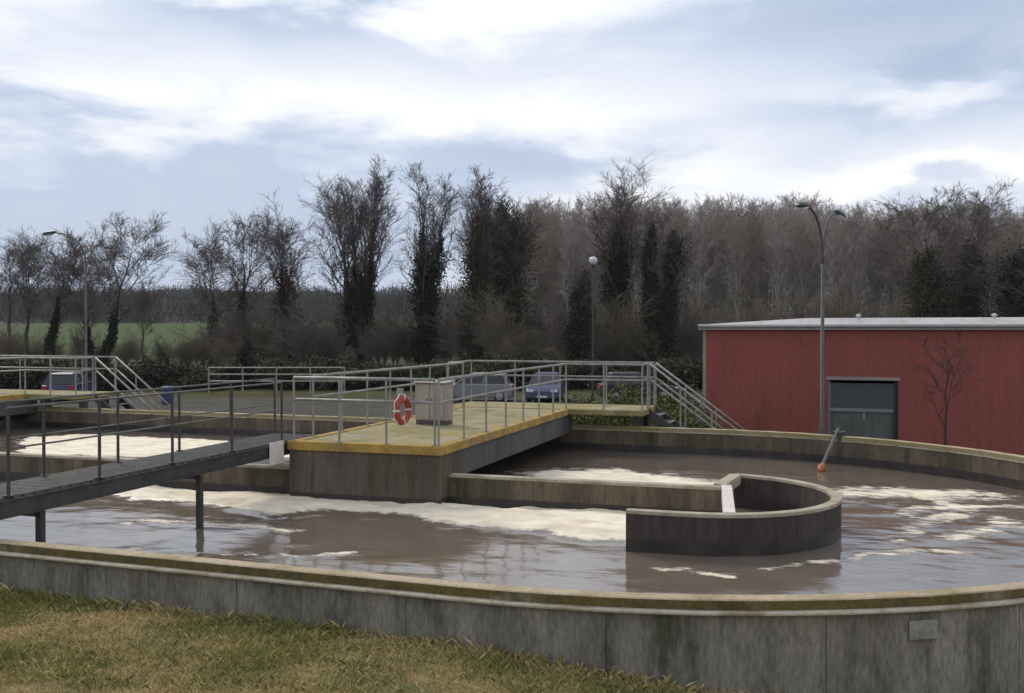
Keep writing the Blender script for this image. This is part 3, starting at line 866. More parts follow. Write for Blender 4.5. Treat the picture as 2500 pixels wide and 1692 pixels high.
# ------------------------------------------------------------------ red building
def make_building():
    X0, X1, Y0, Y1, Z0, Z1 = 6.02, 24.0, 31.0, 37.5, ZFAR - 0.02, 3.08
    O = (X0, Y0, Z0)
    t = thing('red_building', 'low red rendered service building with pale metal roof and grey door', 'building', O, RZ)
    P = lambda n, mb, m, par=None, **k: build(n, mb, m, par or t, origin=O, **k)
    dx0, dx1, dz = X0 + 3.76, X0 + 5.76, 1.46
    mb = MB()
    mb.box(X0 + 0.1, dx0, Y0, Y0 + 0.3, Z0, Z1); mb.box(dx1, X1, Y0, Y0 + 0.3, Z0, Z1); mb.box(dx0, dx1, Y0, Y0 + 0.3, dz, Z1)
    P('front_wall', mb, 'red_render')
    P('side_wall', MB().box(X0 + 0.1, X0 + 0.4, Y0 + 0.302, Y1, Z0, Z1), 'red_render')
    P('side_wall', MB().box(X1 - 0.3, X1, Y0 + 0.302, Y1, Z0, Z1), 'red_render')
    P('back_wall', MB().box(X0 + 0.402, X1 - 0.302, Y1 - 0.3, Y1, Z0, Z1), 'red_render')
    P('corner_strip', MB().box(X0, X0 + 0.098, Y0 - 0.01, Y0 + 0.16, Z0, Z1 - 0.002), 'grey_render')
    # shallow hipped roof
    e = 0.12
    a, b, c, d = X0 - e, X1 + e, Y0 - e, Y1 + e
    ym = (c + d) / 2; zr = Z1 + 0.30
    mb = MB()
    mb.add([(a, c, Z1 + 0.062), (b, c, Z1 + 0.062), (b, d, Z1 + 0.062), (a, d, Z1 + 0.062), (a + 3.2, ym, zr), (b - 3.2, ym, zr)],
           [(0, 1, 5, 4), (1, 2, 5), (2, 3, 4, 5), (3, 0, 4), (0, 3, 2, 1)])
    rf = P('roof', mb, 'roof_metal')
    mb = MB()
    for k in range(1, 30):
        x = a + (b - a) * k / 30
        t0 = min(1.0, (x - a) / 3.2, (b - x) / 3.2)
        y1, z1 = c + (ym - c) * t0, Z1 + 0.062 + (zr - Z1 - 0.062) * t0
        mb.hexa([(x - 0.015, c, Z1 + 0.064), (x + 0.015, c, Z1 + 0.064), (x + 0.015, y1, z1 + 0.002), (x - 0.015, y1, z1 + 0.002),
                 (x - 0.015, c, Z1 + 0.074), (x + 0.015, c, Z1 + 0.074), (x + 0.015, y1, z1 + 0.012), (x - 0.015, y1, z1 + 0.012)])
    build('roof_seams', mb, 'roof_metal', rf, origin=O)
    P('fascia', MB().box(a, b, c - 0.03, c + 0.05, Z1 - 0.10, Z1 + 0.06), 'fascia')
    P('gutter', MB().tube([(a, c - 0.09, Z1 + 0.02), (b, c - 0.09, Z1 + 0.02)], 0.055, 8), 'fascia')
    for x in (X0 + 4.7, X0 + 8.7):
        v = MB(); v.tube([(x, 33.5, 3.15), (x, 33.5, 3.42)], 0.05, 10); v.lathe([(0.09, 0), (0.08, 0.04), (0.02, 0.08)], 12, 0, Matrix.Translation((x, 33.5, 3.42)))
        build('roof_vent', v, 'vent_pale', rf, origin=O)
    # door, set back in its opening
    dr = P('door', MB().box(dx0 + 0.08, dx1 - 0.12, Y0 + 0.17, Y0 + 0.22, Z0, dz - 0.10), 'door_panel')
    w = dx1 - dx0
    build('upper_panel', MB().box(dx0 + 0.16, dx1 - 0.2, Y0 + 0.155, Y0 + 0.168, 0.62, dz - 0.16), 'door_dark', dr, origin=O)
    build('middle_rail', MB().box(dx0 + 0.085, dx1 - 0.125, Y0 + 0.12, Y0 + 0.168, 0.50, 0.60), 'door_trim', dr, origin=O)
    for k in range(3):
        x = dx0 + 0.16 + k * 0.57
        build('lower_panel', MB().box(x, x + 0.50, Y0 + 0.150, Y0 + 0.168, Z0 + 0.2, 0.42), 'door_panel', dr, origin=O)
    build('handle', MB().box(dx0 + 1.02, dx0 + 1.06, Y0 + 0.10, Y0 + 0.118, 0.25, 0.5), 'galvanised', dr, origin=O)
    P('door_lintel', MB().box(dx0 - 0.05, dx1 + 0.05, Y0 - 0.02, Y0 - 0.002, dz + 0.002, dz + 0.10), 'grey_render')
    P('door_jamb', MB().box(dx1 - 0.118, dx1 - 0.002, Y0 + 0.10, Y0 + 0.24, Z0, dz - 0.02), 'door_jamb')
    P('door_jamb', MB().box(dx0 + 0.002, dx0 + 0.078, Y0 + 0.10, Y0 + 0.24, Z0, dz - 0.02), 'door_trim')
    P('downpipe', MB().tube([(X1 - 0.4, Y0 - 0.06, Z0), (X1 - 0.4, Y0 - 0.06, Z1 - 0.1)], 0.05, 8), 'fascia')
make_building()

# ------------------------------------------------------------------ lamps
def arc(p0, p1, p2, n=10):
    p0, p1, p2 = Vector(p0), Vector(p1), Vector(p2)
    return [p0 * (1 - t) ** 2 + p1 * 2 * t * (1 - t) + p2 * t * t for t in (i / n for i in range(n + 1))]
def lamp_post(label, loc, H, arms, Z0, group=None):
    t = thing('lamp_post', label, 'lamp post', (*loc, Z0), 0, group)
    h = H - Z0
    mb = MB(); mb.tube([(0, 0, 0), (0, 0, 1.0), (0, 0, 1.02), (0, 0, h - 1.5)], [0.085, 0.08, 0.06, 0.045], 10)
    build('pole', mb, 'pole_grey', t, smooth=True)
    build('base_plate', MB().box(-0.16, 0.16, -0.16, 0.16, 0, 0.03), 'pole_grey', t)
    for (dx, dy, dz) in arms:
        mb = MB(); mb.tube(arc((0, 0, h - 1.5), (0, 0, h - 0.15 + dz), (dx * 0.8, dy * 0.8, h + dz)), 0.036, 8)
        ar = build('arm', mb, 'pole_grey', t, smooth=True)
        d = Vector((dx, dy, 0)).normalized()
        M = Matrix.Translation(Vector((dx, dy, h + dz))) @ Vector((d.x, d.y, -0.15)).normalized().to_track_quat('X', 'Z').to_matrix().to_4x4()
        mb = MB()
        prof = [(-0.33, 0.05, 0.05), (-0.2, 0.11, 0.09), (0.1, 0.15, 0.11), (0.3, 0.13, 0.09), (0.38, 0.05, 0.04)]
        n = 12
        for (x, wy, wz) in prof:
            for k in range(n):
                a = 2 * math.pi * k / n
                mb.v.append(tuple(M @ Vector((x, wy * math.cos(a), wz * math.sin(a) * (1.0 if math.sin(a) > 0 else 0.5)))))
        for i in range(len(prof) - 1):
            for k in range(n):
                q = (k + 1) % n
                mb.f.append((i * n + k, i * n + q, (i + 1) * n + q, (i + 1) * n + k)); mb.mi.append(0)
        mb.f.append(tuple(range(n))[::-1]); mb.f.append(tuple((len(prof) - 1) * n + k for k in range(n))); mb.mi += [0, 0]
        hd = build('lamp_head', mb, 'lamp_dark', t, smooth=True)
        g = MB()
        for (x, wy) in ((-0.1, 0.09), (0.3, 0.11)): pass
        g.hexa([tuple(M @ Vector(v)) for v in ((-0.12, -0.08, -0.075), (0.28, -0.10, -0.075), (0.28, 0.10, -0.075), (-0.12, 0.08, -0.075), (-0.12, -0.08, -0.05), (0.28, -0.10, -0.05), (0.28, 0.10, -0.05), (-0.12, 0.08, -0.05))])
        build('lens', g, 'lamp_glass', hd)
lamp_post('tall grey lamp post with two curved arms in front of the red building', (8.84, 28.0), 6.35, [(-0.9, -1.25, 0.0), (0.85, 1.2, 0.05)], ZFAR)
lamp_post('grey lamp post with one curved arm among the bare trees at left', (-19.5, 45.0), 7.45, [(-1.75, 0.3, 0.0)], ZFAR)
def globe_lamp():
    loc = (3.75, 45.5)
    t = thing('globe_lamp', 'slim lamp post with pale round globe in front of ivy covered trees', 'lamp post', (*loc, ZFAR))
    h = 6.05 - ZFAR
    build('pole', MB().tube([(0, 0, 0), (0, 0, h - 0.1)], [0.06, 0.035], 8), 'lamp_dark', t)
    build('collar', MB().lathe([(0.10, h - 0.14), (0.12, h - 0.06), (0.06, h - 0.02)], 12), 'lamp_dark', t)
    build('globe', MB().lathe([(0.2 * math.sin(a), h + 0.15 - 0.2 * math.cos(a)) for a in [0.3 + 2.8 * i / 10 for i in range(11)]], 16), 'lamp_glass', t, smooth=True)
globe_lamp()

# ------------------------------------------------------------------ parked cars and yard things
def make_car(label, loc, rz, paint, L=4.1, Wd=1.68, H=1.45):
    t = thing('parked_car', label, 'car', (*loc, ZFAR + 0.05), rz, 'cars parked in the yard')
    hl, hw = L / 2, Wd / 2
    prof = [(-hl, 0.32), (-hl + 0.02, 0.62), (-hl + 0.12, 0.86), (-hl + 0.5, 0.92), (hl - 1.15, 0.94), (hl - 0.35, 0.80), (hl - 0.05, 0.64), (hl, 0.35), (hl - 0.1, 0.22), (-hl + 0.1, 0.22)]
    secs = [(-1.0, 0.0), (-0.9, 0.045), (0.9, 0.045), (1.0, 0.0)]
    mb = MB()
    n = len(prof)
    for (s, g) in ((-1.0, -0.05), (-0.93, 0.0), (0.93, 0.0), (1.0, -0.05)):
        for (x, z) in prof:
            zc = 0.57
            mb.v.append((x * (1 + g * 0.6), s * hw, zc + (z - zc) * (1 + g * 1.6)))
    for i in range(3):
        for k in range(n):
            q = (k + 1) % n
            mb.f.append((i * n + k, i * n + q, (i + 1) * n + q, (i + 1) * n + k)); mb.mi.append(0)
    mb.f.append(tuple(range(n))[::-1]); mb.f.append(tuple(3 * n + k for k in range(n))); mb.mi += [0, 0]
    body = build('body', mb, paint, t, smooth=False, bevel=0.02)
    # greenhouse: glass block with roof and pillars
    b0, b1, t0, t1 = -hl + 0.28, hl - 1.05, -hl + 0.62, hl - 1.85
    zb, zt = 0.90, H - 0.04
    w0, w1 = hw - 0.07, hw - 0.24
    mb = MB(); mb.hexa([(b0, -w0, zb), (b1, -w0, zb), (b1, w0, zb), (b0, w0, zb), (t0, -w1, zt), (t1, -w1, zt), (t1, w1, zt), (t0, w1, zt)])
    build('windows', mb, 'car_glass', t)
    mb = MB(); mb.hexa([(t0 - 0.06, -w1 - 0.02, zt + 0.001), (t1 + 0.06, -w1 - 0.02, zt + 0.001), (t1 + 0.06, w1 + 0.02, zt + 0.001), (t0 - 0.06, w1 + 0.02, zt + 0.001),
                        (t0 + 0.1, -w1 + 0.1, H + 0.03), (t1 - 0.1, -w1 + 0.1, H + 0.03), (t1 - 0.1, w1 - 0.1, H + 0.03), (t0 + 0.1, w1 - 0.1, H + 0.03)])
    build('roof', mb, paint, t)
    for s in (-1, 1):
        for (xb, xt) in ((b0, t0), (b1, t1), ((b0 + b1) / 2 - 0.05, (t0 + t1) / 2)):
            mb = MB(); mb.tube([(xb, s * (w0 + 0.004), zb), (xt, s * (w1 + 0.004), zt + 0.02)], 0.035, 6)
            build('pillar', mb, paint, t)
        for x in (-hl + 0.75, hl - 0.8):
            M = Matrix.Translation((x, s * (hw - 0.10), 0.30)) @ Matrix.Rotation(R(90), 4, 'X')
            wv = build('wheel', MB().lathe([(0.26, -0.10), (0.30, -0.08), (0.30, 0.08), (0.26, 0.10)], 18, 0, M), 'tyre', t)
            build('wheel_rim', MB().lathe([(0.05, -0.112), (0.2, -0.105), (0.2, 0.105), (0.05, 0.112)], 14, 0, M), 'rim', wv)
        build('headlight', MB().box(hl - 0.14, hl + 0.012, s * hw * 0.72 - 0.16, s * hw * 0.72 + 0.16, 0.60, 0.73), 'head_lamp', t, bevel=0.02)
        build('tail_light', MB().box(-hl - 0.012, -hl + 0.1, s * hw * 0.78 - 0.12, s * hw * 0.78 + 0.12, 0.62, 0.85), 'tail_lamp', t, bevel=0.02)
        build('mirror', MB().box(b1 - 0.18, b1 - 0.06, s * (hw + 0.02), s * (hw + 0.15), 0.92, 1.03), paint, t)
    build('bumper', MB().box(hl - 0.08, hl + 0.05, -hw * 0.86, hw * 0.86, 0.30, 0.45), 'paint_grey', t, bevel=0.02)
    build('number_plate', MB().box(hl + 0.052, hl + 0.06, -0.25, 0.25, 0.33, 0.43), 'head_lamp', t)
    return t
make_car('silver hatchback parked behind the bridge railing', (-1.9, 51.5), R(176), 'paint_silver')
make_car('dark blue car parked end-on right of the silver hatchback', (1.75, 51.0), R(-97), 'paint_blue')
make_car('black car parked behind the bridge landing near the stairs', (6.6, 52.0), R(4), 'paint_black')
make_car('navy car parked behind the distant footbridge at far left', (-23.6, 52.5), R(97), 'paint_navy')
def drum(label, loc):
    t = thing('drum', label, 'drum', (*loc, ZFAR + 0.05))
    build('barrel', MB().lathe([(0.27, 0), (0.29, 0.02), (0.29, 0.28), (0.305, 0.30), (0.29, 0.32), (0.29, 0.58), (0.305, 0.60), (0.29, 0.62), (0.29, 0.88), (0.27, 0.90)], 20), 'drum_blue', t, smooth=False)
    build('bung', MB().lathe([(0.04, 0.9), (0.04, 0.925)], 10, 0, Matrix.Translation((0.15, 0, 0))), 'paint_black', t)
drum('blue plastic drum standing in the yard left of the pier', (-17.2, 49.0))

def far_fence():
    O = (-16, 58, ZFAR)
    t = thing('pipe_fence', 'pale three-rail pipe fence standing in the yard before the trees', 'fence', O)
    mb = MB()
    for z in (1.55, 1.15, 0.75): mb.tube([(-17.9, 58, ZFAR + z), (-9.9, 58, ZFAR + z)], 0.04, 8)
    rl = build('rail', mb, 'galvanised', t, origin=O)
    pm = MB().tube([(0, 0, 0), (0, 0, 1.58)], 0.045, 8).mesh('post', 'galvanised')
    for k in range(5): link('post', pm, t, (-1.9 + 2.0 * k, 0, 0))
far_fence()

# ------------------------------------------------------------------ trees
def prisms(P0, P1, R0, R1, k=3):
    """batch of tapered k-sided prisms"""
    P0, P1 = np.asarray(P0, float), np.asarray(P1, float)
    R0, R1 = np.asarray(R0, float), np.asarray(R1, float)
    t = P1 - P0; t /= np.linalg.norm(t, axis=1, keepdims=True) + 1e-9
    ref = np.where(np.abs(t[:, 2:3]) < 0.9, np.array([[0, 0, 1.0]]), np.array([[1.0, 0, 0]]))
    a = np.cross(t, ref); a /= np.linalg.norm(a, axis=1, keepdims=True) + 1e-9
    b = np.cross(t, a)
    V = []
    for P, r in ((P0, R0), (P1, R1)):
        for q in range(k):
            an = 2 * math.pi * q / k
            V.append(P + (a * math.cos(an) + b * math.sin(an)) * r[:, None])
    V = np.stack(V, 1)                       # n, 2k, 3
    n = len(P0)
    F = np.array([[q, (q + 1) % k, k + (q + 1) % k, k + q] for q in range(k)])
    F = (np.arange(n)[:, None, None] * 2 * k + F[None]).reshape(-1, 4)
    return V.reshape(-1, 3), F
def perp(rng, d):
    r = np.array([rng.gauss(0, 1) for _ in range(3)]); r -= d * r.dot(d)
    return r / (np.linalg.norm(r) + 1e-9)
def poly_branch(rng, p, d, L, n, wob, up):
    pts = [p]; d = d / np.linalg.norm(d)
    for i in range(n):
        d = d + perp(rng, d) * wob + np.array([0, 0, up]); d /= np.linalg.norm(d)
        p = p + d * (L / n); pts.append(p)
    return np.array(pts), d
STY = {   # crown start, branch angle, length share, uplift, levels (n1,n2,n3,n4)
    'poplar': dict(c0=0.30, ang=(10, 22), ln=0.30, up=0.14, n=(20, 7, 7, 3), wob=0.05, shape='spire'),
    'broad': dict(c0=0.36, ang=(32, 58), ln=0.30, up=0.06, n=(16, 8, 8, 4), wob=0.11, shape='round'),
    'tall': dict(c0=0.34, ang=(16, 34), ln=0.32, up=0.12, n=(20, 7, 8, 3), wob=0.07, shape='round'),
    'pole': dict(c0=0.30, ang=(18, 36), ln=0.19, up=0.09, n=(26, 6, 6, 2), wob=0.07, shape='column'),
    'thin': dict(c0=0.45, ang=(20, 40), ln=0.22, up=0.10, n=(13, 6, 7, 3), wob=0.08, shape='round'),
    'sapling': dict(c0=0.35, ang=(28, 50), ln=0.26, up=0.08, n=(9, 4, 4, 0), wob=0.10, shape='round'),
    'shrub': dict(c0=0.05, ang=(6, 34), ln=0.75, up=0.07, n=(30, 7, 7, 0), wob=0.06, shape='shrub'),
}
def grow(seed, H, sty, lean=(0, 0), wide=1.0, r0=None, twig=0.012, fork=False):
    rng = random.Random(seed)
    s = STY[sty]
    r0 = r0 or H * 0.019
    segs = []            # p0,p1,r0,r1
    axes = []
    base = np.array([0, 0, 0.0])
    hh = H * (0.92 if s['shape'] != 'shrub' else 0.5)
    d0 = np.array([lean[0] * 0.25, lean[1] * 0.25, H]); d0 /= np.linalg.norm(d0)
    n = 11
    pts = [base]
    for i in range(1, n + 1):
        t = i / n
        w = np.array([lean[0] * t ** 1.5, lean[1] * t ** 1.5, hh * t])
        w[:2] += np.array([rng.gauss(0, 1), rng.gauss(0, 1)]) * H * 0.006
        pts.append(w)
    axes.append((np.array(pts), r0, 1.0))
    if fork:
        k = int(n * 0.34)
        q = pts[k]
        for sg in fork:
            fp = [q]
            for i in range(1, 9):
                t = i / 8
                fp.append(q + np.array([sg * H * 0.20 * t ** 0.8, rng.gauss(0, .1), (hh - q[2]) * 0.93 * t]))
            axes.append((np.array(fp), r0 * 0.72, 0.85))
    trunk, crown = [], []
    L2 = []; tw0 = []; tw1 = []; tr = []
    for (ax, ra, sc) in axes:
        m = len(ax)
        rad = [max(ra * (1 - (i / (m - 1)) ** 0.9 * 0.93), 0.02) for i in range(m)]
        trunk.append((ax, rad))
        n1 = int(s['n'][0] * sc / (1.0 if len(axes) == 1 else 1.5))
        az = rng.uniform(0, 6.28)
        for b in range(n1):
            c0 = s['c0'] if ax is axes[0][0] else 0.15
            t = c0 + (1 - c0) * ((b + rng.random()) / n1) ** 0.9 if s['shape'] != 'shrub' else rng.random() * 0.5
            f = t * (m - 1); i = min(int(f), m - 2); p = ax[i] + (ax[i + 1] - ax[i]) * (f - i)
            az += 2.4 + rng.uniform(-0.5, 0.5)
            u = (t - c0) / (1 - c0)
            if s['shape'] == 'spire': ll = 0.55 + 0.75 * (1 - u)
            elif s['shape'] == 'column': ll = 0.55 + 0.6 * math.sin(math.pi * min(1, 0.1 + u * 0.8))
            elif s['shape'] == 'shrub': ll = rng.uniform(0.6, 1.1)
            else: ll = 0.35 + 1.15 * math.sin(math.pi * min(1, 0.18 + u * 0.72))
            Lb = H * s['ln'] * ll * rng.uniform(0.75, 1.2)
            an = R(rng.uniform(*s['ang'])) * (1.0 if u < 0.85 else 0.6)
            axis = ax[min(i + 1, m - 1)] - ax[i]; axis = axis / np.linalg.norm(axis)
            d = axis * math.cos(an) + np.array([math.cos(az) * wide, math.sin(az) * wide, 0]) * math.sin(an)
            q, _ = poly_branch(rng, p, d, Lb, 5, s['wob'], s['up'])
            rb = min(rad[i] * 0.6, max(Lb * 0.014, 0.022))
            for j in range(5):
                segs.append((q[j], q[j + 1], rb * (1 - j / 5 * 0.85), rb * (1 - (j + 1) / 5 * 0.85)))
            n2 = s['n'][1]
            for k2 in range(n2):
                t2 = 0.2 + 0.8 * (k2 + rng.random()) / n2
                f2 = t2 * 5; i2 = min(int(f2), 4); p2 = q[i2] + (q[i2 + 1] - q[i2]) * (f2 - i2)
                dd = q[i2 + 1] - q[i2]; dd /= np.linalg.norm(dd)
                an2 = R(rng.uniform(25, 55))
                d2 = dd * math.cos(an2) + perp(rng, dd) * math.sin(an2)
                l2 = Lb * rng.uniform(0.28, 0.5) * (1.1 - 0.5 * t2)
                q2, _ = poly_branch(rng, p2, d2, l2, 3, s['wob'] * 1.3, s['up'])
                r2 = max(rb * 0.4, twig * 1.3)
                for j in range(3):
                    segs.append((q2[j], q2[j + 1], r2 * (1 - j / 3 * 0.6), r2 * (1 - (j + 1) / 3 * 0.6)))
                for k3 in range(s['n'][2]):
                    t3 = 0.1 + 0.9 * (k3 + rng.random()) / s['n'][2]
                    f3 = t3 * 3; i3 = min(int(f3), 2); p3 = q2[i3] + (q2[i3 + 1] - q2[i3]) * (f3 - i3)
                    dd = q2[i3 + 1] - q2[i3]; dd /= np.linalg.norm(dd)
                    an3 = R(rng.uniform(20, 55))
                    d3 = dd * math.cos(an3) + perp(rng, dd) * math.sin(an3) + np.array([0, 0, s['up'] * 1.5])
                    d3 /= np.linalg.norm(d3)
                    l3 = l2 * rng.uniform(0.3, 0.6) + 0.15
                    e3 = p3 + d3 * l3
                    segs.append((p3, e3, twig, twig * 0.6))
                    for k4 in range(s['n'][3]):
                        t4 = rng.uniform(0.25, 0.95); p4 = p3 + (e3 - p3) * t4
                        d4 = d3 + perp(rng, d3) * rng.uniform(0.4, 0.9) + np.array([0, 0, 0.15]); d4 /= np.linalg.norm(d4)
                        segs.append((p4, p4 + d4 * l3 * rng.uniform(0.35, 0.7), twig * 0.8, twig * 0.4))
    top = max(max(q[1][2] for q in segs), max(ax[:, 2].max() for ax, _ in trunk))
    k = H / top
    K = np.array([1.0, 1.0, k])
    segs = [(a * K, b * K, c, d) for a, b, c, d in segs]
    trunk = [(ax * K, rad) for ax, rad in trunk]
    return trunk, segs
def trunk_mesh(trunk, m):
    mb = MB()
    for ax, rad in trunk:
        rad = list(rad); rad[0] *= 1.5
        mb.tube(ax, rad, 9)
    return mb.mesh('trunk', m, True)
def crown_mesh(segs, m):
    A = np.array([s_[0] for s_ in segs]); B = np.array([s_[1] for s_ in segs])
    r0 = np.array([s_[2] for s_ in segs]); r1 = np.array([s_[3] for s_ in segs])
    V, F = prisms(A, B, r0, r1, 3)
    return np_mesh('crown', V, F, m)
def leaves(rs, P, size, m, name='ivy'):
    n = len(P)
    a = rs.normal(size=(n, 3)); a /= np.linalg.norm(a, axis=1, keepdims=True)
    b = np.cross(a, rs.normal(size=(n, 3))); b /= np.linalg.norm(b, axis=1, keepdims=True)
    sz = size * rs.uniform(0.6, 1.3, (n, 1))
    V = np.stack([P - a * sz * 0.6, P + b * sz * 0.45 - a * sz * 0.1, P + a * sz * 0.7, P - b * sz * 0.45 - a * sz * 0.1], 1).reshape(-1, 3)
    F = np.arange(4 * n).reshape(n, 4)
    return np_mesh(name, V, F, m)
def ivy_points(rs, trunk, rad, top, n, H, segs):
    """ragged clumps of leaves up the trunk and out along the first limbs"""
    out = []
    zt = top * H
    ncl = int(26 + rad * 14)
    for ti, (ax, _) in enumerate(trunk):
        k = ncl if ti == 0 else ncl // 3
        lo = 0.0 if ti == 0 else ax[0, 2]
        for c in range(k):
            t = (c + rs.random_sample()) / k
            z = lo + t * max(0.5, zt - lo)
            x = np.interp(z, ax[:, 2], ax[:, 0]); y = np.interp(z, ax[:, 2], ax[:, 1])
            w = rad * (0.62 + 0.38 * math.sin(3.1 * min(1, t * 0.8 + 0.25))) * (1.0 if t < 0.8 else 1.0 - (t - 0.8) * 2.2) * rs.uniform(0.6, 1.2)
            an = rs.random_sample() * 6.283; off = w * rs.random_sample() * 0.8
            cs = np.array([w * 0.30, w * 0.30, w * 0.30 + H * 0.022]) * rs.uniform(0.6, 1.35)
            m = int(n / ncl * rs.uniform(0.5, 1.5))
            out.append(rs.normal(size=(m, 3)) * cs + np.array([x + math.cos(an) * off, y + math.sin(an) * off, z]))
    big = [q for q in segs if q[2] > 0.05 and q[1][2] < zt * 1.25 and q[0][2] > zt * 0.3]
    for q in big:
        if rs.random_sample() < 0.30:
            m = int(n * 0.004)
            t = rs.random_sample((m, 1))
            out.append(q[0] * (1 - t) + q[1] * t + rs.normal(size=(m, 3)) * 0.28)
    P = np.concatenate(out)
    P[:, 2] = np.maximum(P[:, 2], 0.02)
    return P
def px(xd, D): return (xd * 2500 / 2324 - 1250) / 2400 * D
def ztop(yd, D): return CAMZ + (810 - yd * 2500 / 2324) / 2400 * D
def gz(D): return ZFAR - 0.05 + float(smooth(125, 340, np.array([D]))[0]) * 6.6
def plant_tree(label, xd, D, yd, sty, seed, lean=0, wide=1.0, fork=None, ivy=None, mats=('bark', 'twig'), twig=0.016, group='bare trees behind the yard', ivym='ivy', r0=None, cat='tree', name='bare_tree'):
    z0 = gz(D)
    H = (ztop(yd, D) - z0)
    ld = lean * 2500 / 2324 / 2400 * D
    trunk, segs = grow(seed, H, sty, (ld, 0), wide, r0, twig, fork)
    t = thing(name, label, cat, (px(xd, D), D, z0), 0, group)
    tp = t
    link('trunk', trunk_mesh(trunk, mats[0]), t)
    link('crown', crown_mesh(segs, mats[1]), t)
    if ivy:
        rs = np.random.RandomState(seed)
        rad, top, n = ivy
        n = int(n * 1.6)
        link('ivy', leaves(rs, ivy_points(rs, trunk, rad, top, n, H, segs), 0.165, ivym), t)
    return t
TREES = [
 ('slender bare poplar at the left edge of the picture', 62, 95, 508, 'tall', 1, 4, 0.55, None, None),
 ('short thin bare tree left of the slender poplar', 22, 100, 545, 'thin', 2, 4, 0.8, None, None),
 ('bare tree with thick dark ivy-covered trunk at far left', 108, 88, 520, 'broad', 3, 55, 1.0, None, (0.48, 0.50, 3000)),
 ('bare tree with crown leaning left of the forked round tree', 205, 92, 545, 'tall', 4, -25, 0.9, None, (0.40, 0.36, 1800)),
 ('bare tree with slanting trunk and round open crown', 240, 85, 478, 'broad', 5, 60, 0.95, None, (0.50, 0.40, 3000)),
 ('small bare sapling right of the slanting round-crowned tree', 322, 82, 640, 'thin', 6, 6, 0.8, None, None),
 ('low bare tree at the left end of the dense row', 488, 96, 515, 'broad', 7, -8, 0.8, None, (0.7, 0.45, 3000)),
 ('bare tree with rounded crown in the dense row', 550, 93, 478, 'broad', 8, 5, 0.85, None, (0.8, 0.45, 3500)),
 ('bare tree with dark ivy trunk left of the tall poplars', 655, 90, 436, 'tall', 9, -14, 0.9, None, (1.35, 0.52, 8000)),
 ('leaning tall bare poplar with fan-shaped crown', 800, 92, 388, 'tall', 10, -26, 1.0, None, (1.0, 0.45, 5000)),
 ('tallest bare poplar with several upright leaders', 822, 90, 345, 'poplar', 11, 32, 0.95, (0.35, -0.25), (1.15, 0.48, 6500)),
 ('twin-topped bare poplar with ivy-wrapped lower trunk', 962, 92, 362, 'poplar', 12, -8, 0.7, (0.45,), (1.45, 0.60, 9000)),
 ('slim bare poplar rising from a mass of ivy', 1078, 90, 374, 'poplar', 13, 10, 0.7, None, (1.9, 0.74, 12000)),
 ('bare tree swathed in broad brown ivy', 1150, 92, 398, 'tall', 14, 0, 0.95, None, (2.9, 0.80, 17000)),
 ('short dark ivy-covered stump tree before the pale wood', 1302, 86, 600, 'thin', 15, 22, 0.7, None, (1.35, 0.88, 9000)),
 ('tall bare tree with feathery top and ivy trunk', 1398, 92, 342, 'tall', 16, 4, 0.75, None, (1.7, 0.66, 11000)),
 ('dark ivy column tree standing upright beside the leaning one', 1470, 90, 440, 'thin', 17, 6, 0.6, None, (1.0, 0.80, 8000)),
 ('dark leaning tree covered thickly in ivy', 1488, 86, 500, 'thin', 18, 42, 0.6, None, (1.75, 0.88, 14000)),
 ('broad bare tree with ivy mass left of the right-hand pair', 2110, 84, 418, 'broad', 19, -10, 0.95, None, (2.4, 0.60, 14000)),
 ('broad bare tree with twisted crown above the building roof', 2190, 86, 398, 'broad', 20, 18, 0.95, None, (2.5, 0.62, 15000)),
 ('dark low tree at the right edge above the roof', 2320, 80, 560, 'broad', 21, 0, 1.0, None, (2.6, 0.90, 14000)),
]
for (lb, xd, D, yd, sty, sd, ln_, wd, fk, iv) in TREES:
    brown = sd in (13, 14, 19, 20)
    plant_tree(lb, xd, D, yd, sty, sd, ln_, wd, fk, iv, ivym='ivy_brown' if brown else 'ivy', twig=0.015 if sd not in (6,) else 0.011)

# bare young tree before the red wall
t_ = plant_tree('young bare tree standing before the red wall right of the door', 2146, 26.6, 742, 'sapling', 44, 4, 0.9, None, None, ('bark', 'bark'), 0.008, None, r0=0.055)
t_.location.z = ZFAR - 0.02

# plantation of pale poplars, each its own tree
def wood():
    protos = []
    for k in range(6):
        H = 24.0
        trunk, segs = grow(100 + k, H, 'pole', (0.4 * (k - 2), 0), 0.9, 0.21, 0.02)
        protos.append((trunk_mesh(trunk, 'bark_pale'), crown_mesh(segs, ('twig_pale', 'twig_pale', 'twig_grey')[k % 3])))
    rr = random.Random(8)
    for i in range(250):
        row = i % 5
        D = 128 + row * 8 + rr.uniform(-4, 4)
        xd = 1085 + (2440 - 1085) * ((i // 5) + rr.uniform(-0.6, 1.6)) / 50
        yd = 446 + rr.uniform(-14, 44) + (12 if xd > 1900 else 0) + (26 if xd < 1180 else 0)
        z0 = gz(D)
        sc = (ztop(yd, D) - z0) / 24.0
        t = thing('poplar_tree', 'pale slender leafless poplar in the plantation behind the yard', 'tree', (px(xd, D), D, z0), rr.uniform(0, 6.28), 'poplar plantation')
        t.scale = (sc * rr.uniform(0.85, 1.25), sc * rr.uniform(0.85, 1.25), sc)
        a, b = protos[rr.randrange(6)]
        link('trunk', a, t); link('crown', b, t)
wood()

